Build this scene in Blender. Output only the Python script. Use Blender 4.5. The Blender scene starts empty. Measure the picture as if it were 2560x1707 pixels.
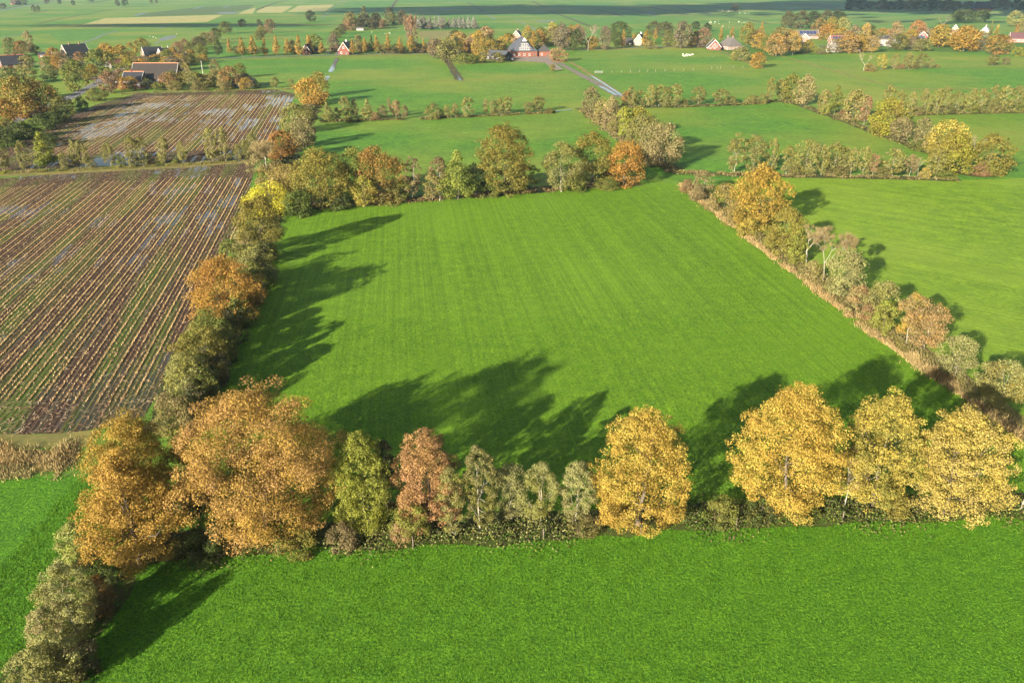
import bpy, bmesh, math, random
import numpy as np
from mathutils import Vector, Matrix
sc = bpy.context.scene
C = sc.collection
PI = math.pi

# ---------------------------------------------------------------- camera, sky, sun, exposure
cam = bpy.data.cameras.new('drone_camera')
cam.sensor_width = 36.0
cam.lens = 28.0
cam.clip_start = 0.5
cam.clip_end = 40000
camo = bpy.data.objects.new('drone_camera', cam)
C.objects.link(camo)
camo.location = (0, 0, 50)
camo.rotation_euler = (math.radians(90 - 24.2768), 0, 0)
sc.camera = camo

SUN_EL, SUN_AZ = 17.5, 36.0          # height above the horizon; shadows run this far right of the view axis
w = bpy.data.worlds.new('World'); sc.world = w; w.use_nodes = True
nt = w.node_tree
sky = nt.nodes.new('ShaderNodeTexSky'); sky.sky_type = 'NISHITA'; sky.sun_disc = False
sky.sun_elevation = math.radians(SUN_EL); sky.sun_rotation = math.radians(180 + SUN_AZ)
sky.altitude = 0; sky.air_density = 1.0; sky.dust_density = 1.0; sky.ozone_density = 1.0
bg = nt.nodes['Background']; bg.inputs[1].default_value = 0.05
nt.links.new(sky.outputs[0], bg.inputs[0])
sl = bpy.data.lights.new('sun', 'SUN'); sl.energy = 4.6; sl.angle = math.radians(0.5); sl.color = (1.0, 0.90, 0.74)
so = bpy.data.objects.new('sun', sl); C.objects.link(so)
ce = math.cos(math.radians(SUN_EL))
so.rotation_euler = Vector((math.sin(math.radians(SUN_AZ))*ce, math.cos(math.radians(SUN_AZ))*ce, -math.sin(math.radians(SUN_EL)))).to_track_quat('-Z', 'Y').to_euler()
so.location = (-60, -80, 120)
vs = sc.view_settings
vs.view_transform = 'Standard'; vs.look = 'None'; vs.exposure = 2.13; vs.gamma = 1; vs.use_curve_mapping = False
sc.cycles.max_bounces = 5; sc.cycles.diffuse_bounces = 3; sc.cycles.transmission_bounces = 3
sc.cycles.transparent_max_bounces = 8; sc.cycles.caustics_reflective = False; sc.cycles.caustics_refractive = False

# ---------------------------------------------------------------- survey tables (metres; x right, y away from the drone)
ROWS={'front': ('the autumn tree line across the foreground', 'x'), 'nearleft': ('the pale hedge in the bottom left corner', 'y'), 'leftbelt': ('the thick hedge beside the muddy maize field', 'y'), 'midline': ('the tall tree line behind the central meadow', 'x'), 'upperbelt': ('the hedge corner right of the upper maize field', 'y'), 'centrebelt': ('the diagonal hedge right of centre', 'y'), 'alders': ('the alder row right of the farm track', 'x'), 'diagright': ('the diagonal tree belt at upper right', 'x'), 'farright': ('the straight alder row at the upper right edge', 'x'), 'lowright': ('the ragged tree row behind the right meadow', 'x'), 'midalders': ('the thin tree row across the upper centre meadows', 'x'), 'mudrow': ('the thin tree row dividing the two maize fields', 'x'), 'roadleft': ('the trees along the left road', 'x'), 'farmleft': ('the farmstead trees at upper left', 'x'), 'diagleft': ('the dark diagonal hedge above the left road', 'x'), 'avenue': ('the golden street trees along the village road', 'x'), 'villagewood': ('the village trees around the brick farmhouse', 'x'), 'farwood': ('the silver and dark trees beyond the village', 'x'), 'villageright': ('the village trees at upper right', 'x'), 'smallrow': ('the short row of young trees at upper right', 'x'), 'solargardens': ('the gardens around the solar roofed houses', 'x'), 'lanegardens': ('the lane side gardens at far upper right', 'x'), 'farmcopse': ('the copse left of the brick farmhouse', 'x'), 'farmgarden': ('the garden right of the brick farmhouse', 'x'), 'cottagegarden': ('the gardens right of the cream cottage', 'x'), 'westgardens': ('the far left gardens below the side road', 'x'), 'fieldedge': ('the screen along the upper maize field', 'x'), 'darkwood': ('the shaded wood at the top right corner', 'x'), 'topleft': ('the far trees at the top left corner', 'x'), 'rightbelt': ('the hedge between central and right meadows', 'y')}
TREES=[
('front', 'oak', -36.7, 65.1, 13.3, 9.0, 'gold', 'olivegold', 366),
('front', 'lime', -35.0, 59.7, 12.8, 9.2, 'goldorange', 'gold', 350),
('front', 'oak', -32.2, 67.2, 10.7, 4.5, 'olive', 'green', 495),
('front', 'oak', -24.6, 64.9, 15.9, 15.4, 'tanorange', 'gold', 666),
('front', 'oak', -14.9, 65.1, 11.0, 6.2, 'lightgreen', 'yellowgreen', 908),
('front', 'slim', -12.8, 67.2, 9.3, 2.9, 'dark', 'brown', 968),
('front', 'oak', -8.3, 65.2, 11.5, 6.6, 'tanorange', 'rust', 1073),
('front', 'shrub', -9.7, 63.2, 4.6, 3.7, 'lightgreen', 'olive', 1032),
('front', 'slim', -6.0, 64.0, 8.2, 3.0, 'olive', 'greyolive', 1129),
('front', 'slim', -3.2, 64.6, 10.1, 4.2, 'greyolive', 'olive', 1200),
('front', 'slim', 0.0, 66.5, 7.0, 3.7, 'paleolive', 'greyolive', 1280),
('front', 'slim', 2.8, 65.9, 7.2, 3.6, 'paleolive', 'olive', 1348),
('front', 'slim', 6.4, 65.9, 7.5, 4.3, 'paleolive', 'greyolive', 1438),
('front', 'oval', 12.7, 65.8, 13.6, 9.5, 'yellowgold', 'gold', 1593),
('front', 'oak', 28.1, 68.5, 14.5, 10.6, 'gold', 'yellowgold', 1954),
('front', 'birch', 34.9, 69.1, 7.0, 4.0, 'tan', 'yellowgold', 2112),
('front', 'oak', 37.8, 69.1, 13.5, 7.8, 'yellowgold', 'olive', 2179),
('front', 'oak', 45.1, 67.8, 12.5, 9.3, 'yellowgold', 'palegold', 2371),
('front', 'bare', 53.0, 68.5, 10.2, 5.4, 'greyolive', 'brown', 2552),
('front', 'shrub', 21.3, 66.5, 2.7, 3.7, 'olive', 'green', 1802),
('front', 'shrub', 25.4, 66.8, 2.5, 3.3, 'green', 'dark', 1901),
('front', 'shrub', -10.9, 63.0, 2.6, 2.0, 'tan', 'rust', 1001),
('front', 'shrub', -16.2, 62.3, 2.8, 3.1, 'brown', 'tan', 862),
('front', 'shrub', 29.7, 66.5, 1.9, 2.9, 'green', 'olive', 2007),
('front', 'shrub', 39.3, 67.4, 3.1, 2.9, 'olive', 'olivegold', 2233),
('front', 'shrub', -28.9, 61.2, 3.3, 4.2, 'dark', 'green', 525),
('front', 'shrub', 7.5, 64.6, 1.9, 2.8, 'brown', 'olive', 1469),
('front', 'shrub', -20.5, 61.9, 3.5, 3.9, 'green', 'olivegold', 748),
('nearleft', 'shrub', -40.1, 58.8, 5.5, 3.5, 'paleolive', 'lightgreen', 203),
('nearleft', 'shrub', -38.6, 58.1, 2.8, 2.8, 'dark', 'green', 234),
('nearleft', 'slim', -36.4, 50.7, 7.0, 5.0, 'paleolive', 'olive', 194),
('nearleft', 'shrub', -35.5, 53.5, 4.3, 2.4, 'orange', 'brown', 260),
('nearleft', 'slim', -38.4, 52.1, 4.8, 2.7, 'paleolive', 'tan', 156),
('nearleft', 'shrub', -35.4, 46.1, 5.0, 3.9, 'paleolive', 'olive', 155),
('nearleft', 'shrub', -36.0, 44.4, 4.9, 3.4, 'paleolive', 'olive', 105),
('nearleft', 'shrub', -34.0, 46.9, 3.4, 2.5, 'brown', 'dark', 209),
('nearleft', 'shrub', -36.3, 57.3, 1.6, 1.5, 'green', 'dark', 288),
('nearleft', 'slim', -37.5, 48.6, 5.0, 2.4, 'paleolive', 'tan', 127),
('leftbelt', 'shrub', -41.1, 83.8, 5.5, 5.3, 'tan', 'olive', 435),
('leftbelt', 'shrub', -39.7, 84.9, 5.4, 3.7, 'olive', 'green', 472),
('leftbelt', 'shrub', -41.1, 90.8, 7.5, 7.6, 'olive', 'paleolive', 487),
('leftbelt', 'shrub', -42.6, 98.5, 8.0, 7.8, 'olive', 'olivegold', 511),
('leftbelt', 'shrub', -44.6, 107.7, 6.6, 7.1, 'olive', 'green', 532),
('leftbelt', 'oak', -45.7, 119.0, 11.0, 12.0, 'orange', 'gold', 574),
('leftbelt', 'shrub', -46.4, 135.2, 7.9, 8.6, 'olive', 'paleolive', 637),
('leftbelt', 'shrub', -52.5, 142.8, 6.5, 6.1, 'green', 'olive', 586),
('leftbelt', 'shrub', -53.1, 153.0, 5.9, 6.1, 'tan', 'paleolive', 619),
('leftbelt', 'oak', -49.5, 152.0, 12.5, 8.5, 'olivegold', 'olive', 660),
('leftbelt', 'shrub', -57.6, 185.6, 7.6, 11.5, 'yellow', 'yellow', 676),
('leftbelt', 'shrub', -50.1, 183.1, 6.9, 7.3, 'green', 'green', 748),
('leftbelt', 'shrub', -56.4, 195.1, 9.3, 10.8, 'olivegold', 'tan', 714),
('leftbelt', 'shrub', -44.8, 130.2, 6.5, 4.5, 'olive', 'green', 639),
('leftbelt', 'shrub', -41.9, 105.7, 5.9, 4.4, 'green', 'olive', 566),
('leftbelt', 'shrub', -39.3, 90.0, 5.9, 3.3, 'green', 'olive', 517),
('leftbelt', 'shrub', -43.1, 116.0, 6.3, 4.1, 'green', 'olive', 600),
('leftbelt', 'shrub', -39.9, 91.1, 6.3, 4.7, 'dark', 'olive', 512),  # second shrub row from here on, added to make the hedge shadow continuous
('leftbelt', 'shrub', -40.8, 96.7, 6.1, 4.9, 'dark', 'brown', 532),
('leftbelt', 'shrub', -41.9, 103.6, 5.8, 4.9, 'olive', 'dark', 554),
('leftbelt', 'shrub', -42.6, 109.9, 5.6, 4.9, 'dark', 'brown', 577),
('leftbelt', 'shrub', -43.1, 116.8, 5.5, 5.1, 'dark', 'olive', 604),
('leftbelt', 'shrub', -44.2, 125.4, 6.1, 5.1, 'dark', 'brown', 626),
('leftbelt', 'shrub', -45.9, 135.2, 5.7, 5.1, 'brown', 'dark', 644),
('leftbelt', 'shrub', -48.0, 146.3, 5.2, 4.6, 'dark', 'olive', 658),
('leftbelt', 'shrub', -39.1, 85.9, 5.6, 4.5, 'dark', 'brown', 492),
('midline', 'oak', -46.5, 191.6, 14.1, 15.5, 'olivegold', 'olive', 805),
('midline', 'oak', -38.7, 198.3, 13.1, 9.3, 'olive', 'lightgreen', 897),
('midline', 'oak', -33.5, 196.3, 13.6, 11.2, 'rustgold', 'olivegold', 945),
('midline', 'slim', -35.9, 190.4, 7.6, 6.0, 'lightgreen', 'yellowgold', 912),
('midline', 'slim', -27.9, 195.5, 5.5, 4.8, 'green', 'olive', 1000),
('midline', 'birch', -25.0, 197.1, 11.1, 4.4, 'brown', 'tan', 1031),
('midline', 'birch', -26.4, 196.3, 5.3, 2.0, 'brown', 'tan', 1016),
('midline', 'birch', -18.1, 196.7, 11.2, 4.6, 'brown', 'tan', 1100),
('midline', 'slim', -20.0, 196.7, 7.2, 5.0, 'olive', 'tan', 1080),
('midline', 'cone', -13.6, 197.5, 12.3, 8.9, 'lightgreen', 'green', 1145),
('midline', 'slim', -9.2, 200.8, 8.6, 5.3, 'dark', 'green', 1190),
('midline', 'oak', -1.8, 203.3, 18.3, 15.3, 'olivegold', 'olive', 1262),
('midline', 'slim', 3.4, 209.4, 6.4, 7.0, 'olive', 'green', 1311),
('midline', 'slim', 12.9, 205.9, 13.2, 10.0, 'olive', 'paleolive', 1403),
('midline', 'oak', 21.8, 215.9, 14.0, 10.7, 'olivegold', 'olive', 1479),
('midline', 'oak', 30.1, 213.1, 12.2, 9.1, 'orangegold', 'orange', 1559),
('midline', 'shrub', 25.4, 208.9, 2.7, 6.4, 'green', 'olive', 1519),
('midline', 'shrub', 16.7, 206.7, 4.0, 7.3, 'olive', 'green', 1439),
('midline', 'shrub', -6.1, 200.8, 4.3, 6.1, 'olive', 'green', 1220),
('midline', 'shrub', -30.4, 192.7, 4.4, 5.9, 'brown', 'olive', 971),
('midline', 'shrub', -41.5, 188.9, 4.1, 6.8, 'dark', 'green', 851),
('upperbelt', 'oak', -90.1, 367.1, 11.4, 13.6, 'gold', 'orangegold', 775),
('upperbelt', 'oak', -91.6, 394.1, 11.8, 8.8, 'olivegold', 'olive', 800),
('upperbelt', 'oak', -78.4, 295.6, 10.7, 11.1, 'olive', 'greyolive', 742),
('upperbelt', 'oak', -69.4, 267.9, 10.3, 8.8, 'greyolive', 'brown', 758),
('upperbelt', 'oak', -70.8, 245.8, 9.1, 8.8, 'rustgold', 'orange', 703),
('upperbelt', 'bare', -70.5, 228.9, 8.0, 12.1, 'tan', 'tan', 668),
('upperbelt', 'shrub', -62.6, 210.3, 6.9, 10.1, 'tan', 'olivegold', 693),
('upperbelt', 'shrub', -82.0, 325.2, 5.4, 8.0, 'brown', 'olive', 765),
('upperbelt', 'shrub', -73.7, 229.9, 5.2, 6.9, 'tan', 'greyolive', 642),
('centrebelt', 'oak', 32.4, 339.9, 11.0, 7.3, 'greyolive', 'brown', 1475),
('centrebelt', 'shrub', 35.1, 318.3, 9.5, 7.5, 'olive', 'tan', 1505),
('centrebelt', 'shrub', 37.2, 306.1, 11.6, 7.5, 'tan', 'brown', 1527),
('centrebelt', 'slim', 39.0, 283.4, 11.3, 5.9, 'yellowgreen', 'lightgreen', 1558),
('centrebelt', 'oak', 44.3, 287.4, 10.7, 8.8, 'olivegold', 'yellowgreen', 1592),
('centrebelt', 'oak', 40.9, 254.4, 12.8, 11.2, 'greyolive', 'olive', 1602),
('centrebelt', 'oak', 44.0, 239.3, 12.9, 11.7, 'greyolive', 'tan', 1646),
('centrebelt', 'oak', 50.2, 362.0, 6.8, 5.3, 'rustgold', 'brown', 1565),
('centrebelt', 'shrub', 38.1, 297.3, 6.4, 5.9, 'brown', 'olive', 1540),
('centrebelt', 'shrub', 41.8, 247.0, 6.1, 6.8, 'dark', 'brown', 1618),
('alders', 'slim', 52.5, 360.8, 8.9, 4.9, 'olive', 'greyolive', 1579),
('alders', 'slim', 56.5, 363.3, 7.0, 5.3, 'olive', 'greyolive', 1600),
('alders', 'slim', 60.7, 359.6, 9.6, 6.6, 'olive', 'greyolive', 1627),
('alders', 'slim', 64.4, 360.8, 9.7, 4.9, 'olive', 'greyolive', 1647),
('alders', 'slim', 67.4, 360.8, 8.9, 4.2, 'olive', 'greyolive', 1664),
('alders', 'slim', 71.8, 362.0, 9.9, 6.7, 'olive', 'greyolive', 1688),
('alders', 'slim', 83.2, 368.3, 7.9, 7.2, 'olive', 'greyolive', 1745),
('alders', 'slim', 93.1, 368.3, 7.0, 7.5, 'olive', 'greyolive', 1800),
('alders', 'slim', 98.1, 368.3, 3.8, 5.0, 'olive', 'greyolive', 1828),
('alders', 'slim', 116.4, 373.5, 11.4, 4.7, 'olive', 'greyolive', 1922),
('alders', 'shrub', 76.3, 363.3, 3.6, 3.5, 'olive', 'brown', 1712),
('alders', 'shrub', 108.1, 370.9, 3.8, 7.6, 'olive', 'brown', 1880),
('alders', 'shrub', 112.0, 370.9, 4.3, 5.4, 'greyolive', 'olive', 1902),
('diagright', 'slim', 123.5, 380.1, 10.2, 5.2, 'greyolive', 'olive', 1950),
('diagright', 'oak', 126.9, 376.1, 12.9, 8.8, 'green', 'olivegold', 1975),
('diagright', 'oak', 130.2, 367.1, 13.1, 8.6, 'greyolive', 'tan', 2010),
('diagright', 'slim', 130.6, 345.5, 9.5, 5.4, 'olive', 'tan', 2055),
('diagright', 'cone', 133.6, 339.9, 11.6, 6.3, 'olive', 'green', 2085),
('diagright', 'shrub', 129.4, 338.8, 4.3, 4.3, 'lightgreen', 'olive', 2062),
('diagright', 'oak', 133.0, 319.2, 12.3, 9.7, 'olive', 'tan', 2130),
('diagright', 'birch', 132.5, 307.0, 12.1, 4.2, 'rust', 'brown', 2158),
('diagright', 'oak', 132.6, 288.2, 13.2, 12.0, 'yellowgreen', 'olivegold', 2212),
('diagright', 'slim', 146.1, 309.8, 9.7, 3.3, 'rust', 'brown', 2240),
('diagright', 'oak', 134.2, 279.6, 8.3, 7.2, 'greyolive', 'tan', 2250),
('diagright', 'oak', 137.0, 270.7, 9.2, 6.4, 'greyolive', 'brown', 2300),
('diagright', 'shrub', 132.5, 261.7, 3.5, 6.0, 'green', 'olive', 2298),
('diagright', 'slim', 133.7, 258.3, 7.2, 4.6, 'tan', 'olive', 2319),
('diagright', 'oak', 137.5, 255.1, 11.1, 11.2, 'yellowgold', 'olive', 2362),
('diagright', 'oak', 125.3, 227.8, 11.3, 11.2, 'olivegold', 'yellowgreen', 2373),
('diagright', 'bare', 141.3, 245.8, 7.5, 5.2, 'greyolive', 'tan', 2430),
('diagright', 'oak', 135.1, 226.3, 11.4, 9.8, 'olivegold', 'olive', 2466),
('diagright', 'shrub', 131.5, 325.2, 3.9, 6.4, 'rust', 'brown', 2106),
('diagright', 'shrub', 131.5, 293.1, 4.2, 5.8, 'olive', 'green', 2190),
('diagright', 'shrub', 132.6, 224.7, 3.9, 5.1, 'brown', 'rust', 2451),
('diagright', 'shrub', 132.6, 250.0, 3.7, 5.0, 'olive', 'brown', 2342),
('farright', 'slim', 155.2, 339.9, 12.1, 6.0, 'olive', 'greyolive', 2215),
('farright', 'slim', 159.2, 337.8, 10.1, 4.9, 'olive', 'greyolive', 2245),
('farright', 'slim', 164.1, 337.8, 9.5, 4.9, 'olive', 'greyolive', 2275),
('farright', 'slim', 170.1, 338.8, 10.8, 4.6, 'olive', 'greyolive', 2308),
('farright', 'slim', 176.1, 341.0, 10.4, 4.7, 'olive', 'greyolive', 2338),
('farright', 'slim', 179.5, 342.1, 11.2, 5.0, 'olive', 'greyolive', 2355),
('farright', 'slim', 184.5, 342.1, 9.3, 5.3, 'olive', 'greyolive', 2385),
('farright', 'slim', 190.6, 343.2, 10.1, 5.7, 'olive', 'greyolive', 2418),
('farright', 'slim', 196.2, 344.4, 9.7, 5.0, 'olive', 'greyolive', 2448),
('farright', 'slim', 201.4, 345.5, 11.1, 5.4, 'olive', 'greyolive', 2475),
('farright', 'slim', 206.4, 345.5, 11.3, 6.4, 'olive', 'greyolive', 2505),
('farright', 'slim', 212.1, 346.6, 10.8, 5.4, 'olive', 'greyolive', 2535),
('farright', 'slim', 216.7, 346.6, 8.1, 4.1, 'olive', 'greyolive', 2562),
('farright', 'shrub', 166.4, 336.7, 3.8, 5.6, 'olive', 'brown', 2292),
('farright', 'shrub', 181.4, 341.0, 3.7, 6.0, 'green', 'brown', 2370),
('farright', 'shrub', 192.0, 342.1, 3.9, 5.7, 'olive', 'green', 2430),
('farright', 'shrub', 203.3, 344.4, 3.9, 6.0, 'olive', 'brown', 2490),
('farright', 'shrub', 213.2, 345.5, 3.7, 5.1, 'green', 'olive', 2545),
('lowright', 'slim', 63.7, 227.8, 11.5, 5.0, 'olive', 'greyolive', 1835),
('lowright', 'slim', 69.4, 228.9, 11.0, 6.4, 'olive', 'greyolive', 1882),
('lowright', 'slim', 74.9, 229.9, 9.6, 3.5, 'olive', 'greyolive', 1927),
('lowright', 'slim', 78.5, 227.8, 8.1, 4.4, 'olive', 'greyolive', 1964),
('lowright', 'slim', 83.2, 225.7, 9.9, 8.6, 'olive', 'greyolive', 2012),
('lowright', 'slim', 87.8, 225.7, 8.7, 3.9, 'olive', 'greyolive', 2052),
('lowright', 'slim', 91.4, 226.3, 9.5, 5.5, 'olive', 'greyolive', 2082),
('lowright', 'slim', 94.5, 226.8, 8.0, 3.7, 'olive', 'greyolive', 2107),
('lowright', 'slim', 96.3, 226.3, 7.9, 3.6, 'olive', 'greyolive', 2125),
('lowright', 'slim', 99.3, 224.7, 8.3, 3.8, 'olive', 'greyolive', 2157),
('lowright', 'slim', 107.6, 224.7, 7.8, 7.5, 'olive', 'greyolive', 2230),
('lowright', 'slim', 119.9, 224.7, 6.7, 5.4, 'olive', 'greyolive', 2339),
('lowright', 'birch', 101.7, 224.2, 6.6, 3.4, 'rust', 'tan', 2180),
('lowright', 'birch', 111.4, 222.7, 6.7, 3.6, 'tan', 'brown', 2272),
('lowright', 'bare', 113.5, 222.2, 5.6, 2.9, 'tan', 'tan', 2293),
('lowright', 'shrub', 115.2, 221.2, 3.2, 3.1, 'yellowgold', 'tan', 2312),
('lowright', 'shrub', 120.6, 220.7, 2.5, 5.3, 'green', 'olive', 2363),
('lowright', 'shrub', 80.2, 224.7, 3.2, 4.5, 'olive', 'brown', 1988),
('lowright', 'shrub', 92.1, 224.7, 2.8, 5.7, 'brown', 'olive', 2093),
('lowright', 'shrub', 103.3, 223.2, 2.8, 5.6, 'olive', 'brown', 2198),
('lowright', 'shrub', 72.1, 227.8, 2.5, 4.6, 'olive', 'brown', 1908),
('midalders', 'cone', -72.2, 320.2, 7.6, 4.4, 'paleolive', 'olive', 820),
('midalders', 'slim', -69.5, 324.2, 4.8, 4.1, 'greyolive', 'olive', 842),
('midalders', 'slim', -66.7, 328.3, 8.8, 4.5, 'greyolive', 'olive', 865),
('midalders', 'slim', -63.8, 331.4, 6.9, 4.2, 'greyolive', 'brown', 886),
('midalders', 'cone', -57.3, 325.2, 8.1, 4.8, 'paleolive', 'olive', 920),
('midalders', 'slim', -51.7, 328.3, 5.4, 4.0, 'brown', 'greyolive', 958),
('midalders', 'birch', -50.3, 336.7, 7.3, 1.6, 'brown', 'tan', 974),
('midalders', 'slim', -47.0, 331.4, 6.9, 4.2, 'tan', 'rust', 990),
('midalders', 'slim', -42.9, 328.3, 5.4, 2.9, 'brown', 'tan', 1013),
('midalders', 'shrub', -31.8, 328.3, 6.2, 7.7, 'olive', 'greyolive', 1082),
('midalders', 'shrub', -26.2, 330.3, 5.2, 4.8, 'olive', 'greyolive', 1118),
('midalders', 'slim', -22.9, 331.4, 5.9, 2.9, 'tan', 'olive', 1139),
('midalders', 'slim', -18.1, 331.4, 8.0, 5.5, 'olive', 'paleolive', 1168),
('midalders', 'slim', -10.9, 337.8, 6.5, 2.3, 'tan', 'olive', 1214),
('midalders', 'slim', -7.9, 337.8, 6.1, 3.6, 'greyolive', 'olive', 1232),
('midalders', 'slim', -5.0, 338.8, 6.7, 4.3, 'olive', 'greyolive', 1250),
('midalders', 'slim', -2.0, 338.8, 7.5, 4.3, 'olive', 'greyolive', 1268),
('midalders', 'slim', 6.9, 343.2, 4.5, 4.4, 'brown', 'olive', 1321),
('midalders', 'slim', 10.9, 345.5, 6.7, 5.4, 'olive', 'brown', 1345),
('midalders', 'shrub', 15.5, 342.1, 2.3, 4.0, 'olive', 'brown', 1373),
('midalders', 'shrub', -54.0, 324.2, 3.2, 4.1, 'rust', 'brown', 940),
('midalders', 'shrub', -63.0, 321.2, 2.9, 6.3, 'dark', 'olive', 880),
('mudrow', 'slim', -147.0, 229.9, 8.0, 4.6, 'olive', 'greyolive', 8),
('mudrow', 'slim', -141.6, 232.1, 8.7, 3.5, 'olive', 'greyolive', 65),
('mudrow', 'slim', -130.3, 232.1, 5.5, 2.3, 'olive', 'greyolive', 162),
('mudrow', 'slim', -128.3, 235.4, 8.4, 3.5, 'olive', 'greyolive', 193),
('mudrow', 'slim', -125.9, 235.4, 8.4, 3.5, 'olive', 'greyolive', 214),
('mudrow', 'slim', -119.0, 237.0, 6.9, 3.6, 'olive', 'greyolive', 278),
('mudrow', 'slim', -111.9, 236.5, 9.5, 4.0, 'olive', 'greyolive', 336),
('mudrow', 'slim', -109.7, 237.6, 9.1, 3.6, 'olive', 'greyolive', 358),
('mudrow', 'slim', -104.1, 239.9, 8.5, 3.4, 'olive', 'greyolive', 413),
('mudrow', 'slim', -99.4, 241.6, 6.8, 3.1, 'olive', 'greyolive', 457),
('mudrow', 'slim', -91.0, 243.4, 10.5, 4.1, 'olive', 'greyolive', 532),
('mudrow', 'slim', -87.3, 244.0, 10.4, 4.1, 'olive', 'greyolive', 564),
('mudrow', 'slim', -83.8, 245.2, 5.2, 2.7, 'olive', 'greyolive', 596),
('mudrow', 'slim', -81.7, 246.4, 6.2, 3.2, 'olive', 'greyolive', 616),
('mudrow', 'slim', -79.6, 247.0, 8.5, 3.2, 'olive', 'greyolive', 634),
('mudrow', 'cone', -135.2, 231.5, 11.3, 6.3, 'yellowgreen', 'green', 118),
('mudrow', 'shrub', -124.2, 235.4, 2.8, 2.8, 'olive', 'brown', 228),
('mudrow', 'shrub', -116.7, 238.2, 3.6, 2.9, 'olive', 'green', 302),
('mudrow', 'shrub', -108.5, 239.3, 2.7, 2.4, 'olive', 'brown', 374),
('mudrow', 'shrub', -105.8, 239.9, 2.6, 2.6, 'olive', 'green', 399),
('mudrow', 'shrub', -101.4, 240.5, 1.6, 1.9, 'lightgreen', 'olive', 437),
('mudrow', 'shrub', -89.5, 244.0, 3.0, 3.4, 'olive', 'brown', 546),
('roadleft', 'oak', -188.9, 304.3, 11.8, 9.3, 'rustgold', 'gold', 18),
('roadleft', 'oak', -196.2, 334.5, 10.8, 8.5, 'orangegold', 'gold', 80),
('roadleft', 'oak', -198.0, 331.4, 16.1, 12.3, 'olive', 'rustgold', 58),
('roadleft', 'oak', -193.1, 336.7, 14.0, 14.1, 'olivegold', 'rustgold', 106),
('roadleft', 'oak', -175.3, 319.2, 9.9, 9.1, 'olive', 'dark', 160),
('roadleft', 'shrub', -183.8, 351.2, 5.9, 5.1, 'dark', 'green', 206),
('roadleft', 'shrub', -191.4, 380.1, 6.2, 8.8, 'olive', 'dark', 242),
('roadleft', 'shrub', -173.9, 300.8, 5.9, 9.6, 'dark', 'green', 105),  # dark foliage here paints in the shade cast by the road trees
('roadleft', 'shrub', -171.2, 282.7, 6.5, 8.7, 'dark', 'green', 55),
('roadleft', 'shrub', -168.2, 267.9, 6.2, 8.6, 'dark', 'green', 15),
('roadleft', 'shrub', -176.2, 313.5, 5.5, 6.9, 'dark', 'green', 135),
('roadleft', 'oak', -218.4, 417.1, 14.9, 12.1, 'green', 'olive', 195),
('roadleft', 'slim', -225.2, 446.3, 10.4, 8.2, 'olivegold', 'gold', 231),
('roadleft', 'oak', -198.1, 409.2, 10.9, 9.1, 'rust', 'brown', 278),
('roadleft', 'slim', -213.3, 453.8, 7.3, 7.0, 'brown', 'rust', 302),
('roadleft', 'oak', -231.2, 381.5, 10.1, 13.7, 'olivegold', 'olive', 30),
('roadleft', 'oak', -268.4, 444.5, 9.5, 10.3, 'greyolive', 'green', 25),
('roadleft', 'slim', -259.1, 448.2, 10.2, 7.8, 'greyolive', 'olive', 78),
('roadleft', 'oak', -256.3, 463.5, 8.9, 9.3, 'greyolive', 'green', 128),
('roadleft', 'oak', -213.2, 335.6, 11.8, 9.8, 'rustgold', 'olive', -20),
('roadleft', 'shrub', -160.6, 278.0, 2.9, 5.9, 'dark', 'olive', 112),
('roadleft', 'shrub', -183.8, 287.8, 4.0, 7.8, 'dark', 'green', -13),
('roadleft', 'shrub', -184.0, 296.9, 5.1, 6.7, 'dark', 'olive', 22),
('roadleft', 'shrub', -157.6, 272.3, 4.4, 7.1, 'dark', 'olive', 112),
('roadleft', 'shrub', -170.5, 286.4, 4.3, 8.1, 'dark', 'green', 74),
('roadleft', 'shrub', -153.7, 267.9, 4.6, 6.3, 'dark', 'green', 124),
('roadleft', 'shrub', -189.4, 296.7, 4.0, 7.0, 'dark', 'olive', -15),
('roadleft', 'shrub', -171.2, 285.5, 4.1, 7.6, 'dark', 'olive', 65),
('roadleft', 'shrub', -175.6, 275.0, 4.4, 6.7, 'dark', 'green', -9),
('roadleft', 'shrub', -175.6, 276.9, 4.8, 7.6, 'dark', 'green', 0),
('farmleft', 'oak', -242.5, 492.7, 14.7, 17.0, 'green', 'olive', 252),
('farmleft', 'oak', -269.6, 560.4, 13.3, 12.8, 'orangegold', 'gold', 270),
('farmleft', 'oak', -260.2, 560.4, 12.3, 12.8, 'gold', 'olivegold', 305),
('farmleft', 'slim', -266.5, 590.2, 11.8, 7.9, 'olivegold', 'gold', 330),
('farmleft', 'oak', -280.2, 641.2, 11.9, 12.2, 'olivegold', 'olive', 358),
('farmleft', 'oak', -222.4, 486.2, 10.1, 10.7, 'yellowgreen', 'olivegold', 325),
('farmleft', 'oak', -280.6, 546.6, 8.8, 8.3, 'rust', 'brown', 203),
('farmleft', 'cone', -307.7, 584.0, 5.5, 4.4, 'dark', 'green', 172),
('farmleft', 'slim', -365.3, 641.2, 17.0, 7.9, 'tan', 'greyolive', 78),
('farmleft', 'oak', -369.6, 623.3, 13.0, 9.5, 'greyolive', 'green', 30),
('farmleft', 'oak', -361.3, 623.3, 10.8, 11.8, 'rustgold', 'brown', 58),
('farmleft', 'oak', -362.2, 641.2, 6.8, 7.9, 'brown', 'greyolive', 88),
('farmleft', 'oak', -332.1, 566.1, 7.9, 9.7, 'greyolive', 'brown', 48),
('farmleft', 'oak', -175.4, 439.1, 6.6, 8.5, 'olivegold', 'olive', 450),
('farmleft', 'oak', -176.0, 427.0, 8.2, 9.1, 'rust', 'olivegold', 425),
('farmleft', 'oak', -163.6, 427.0, 8.6, 9.1, 'olive', 'greyolive', 485),
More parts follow.
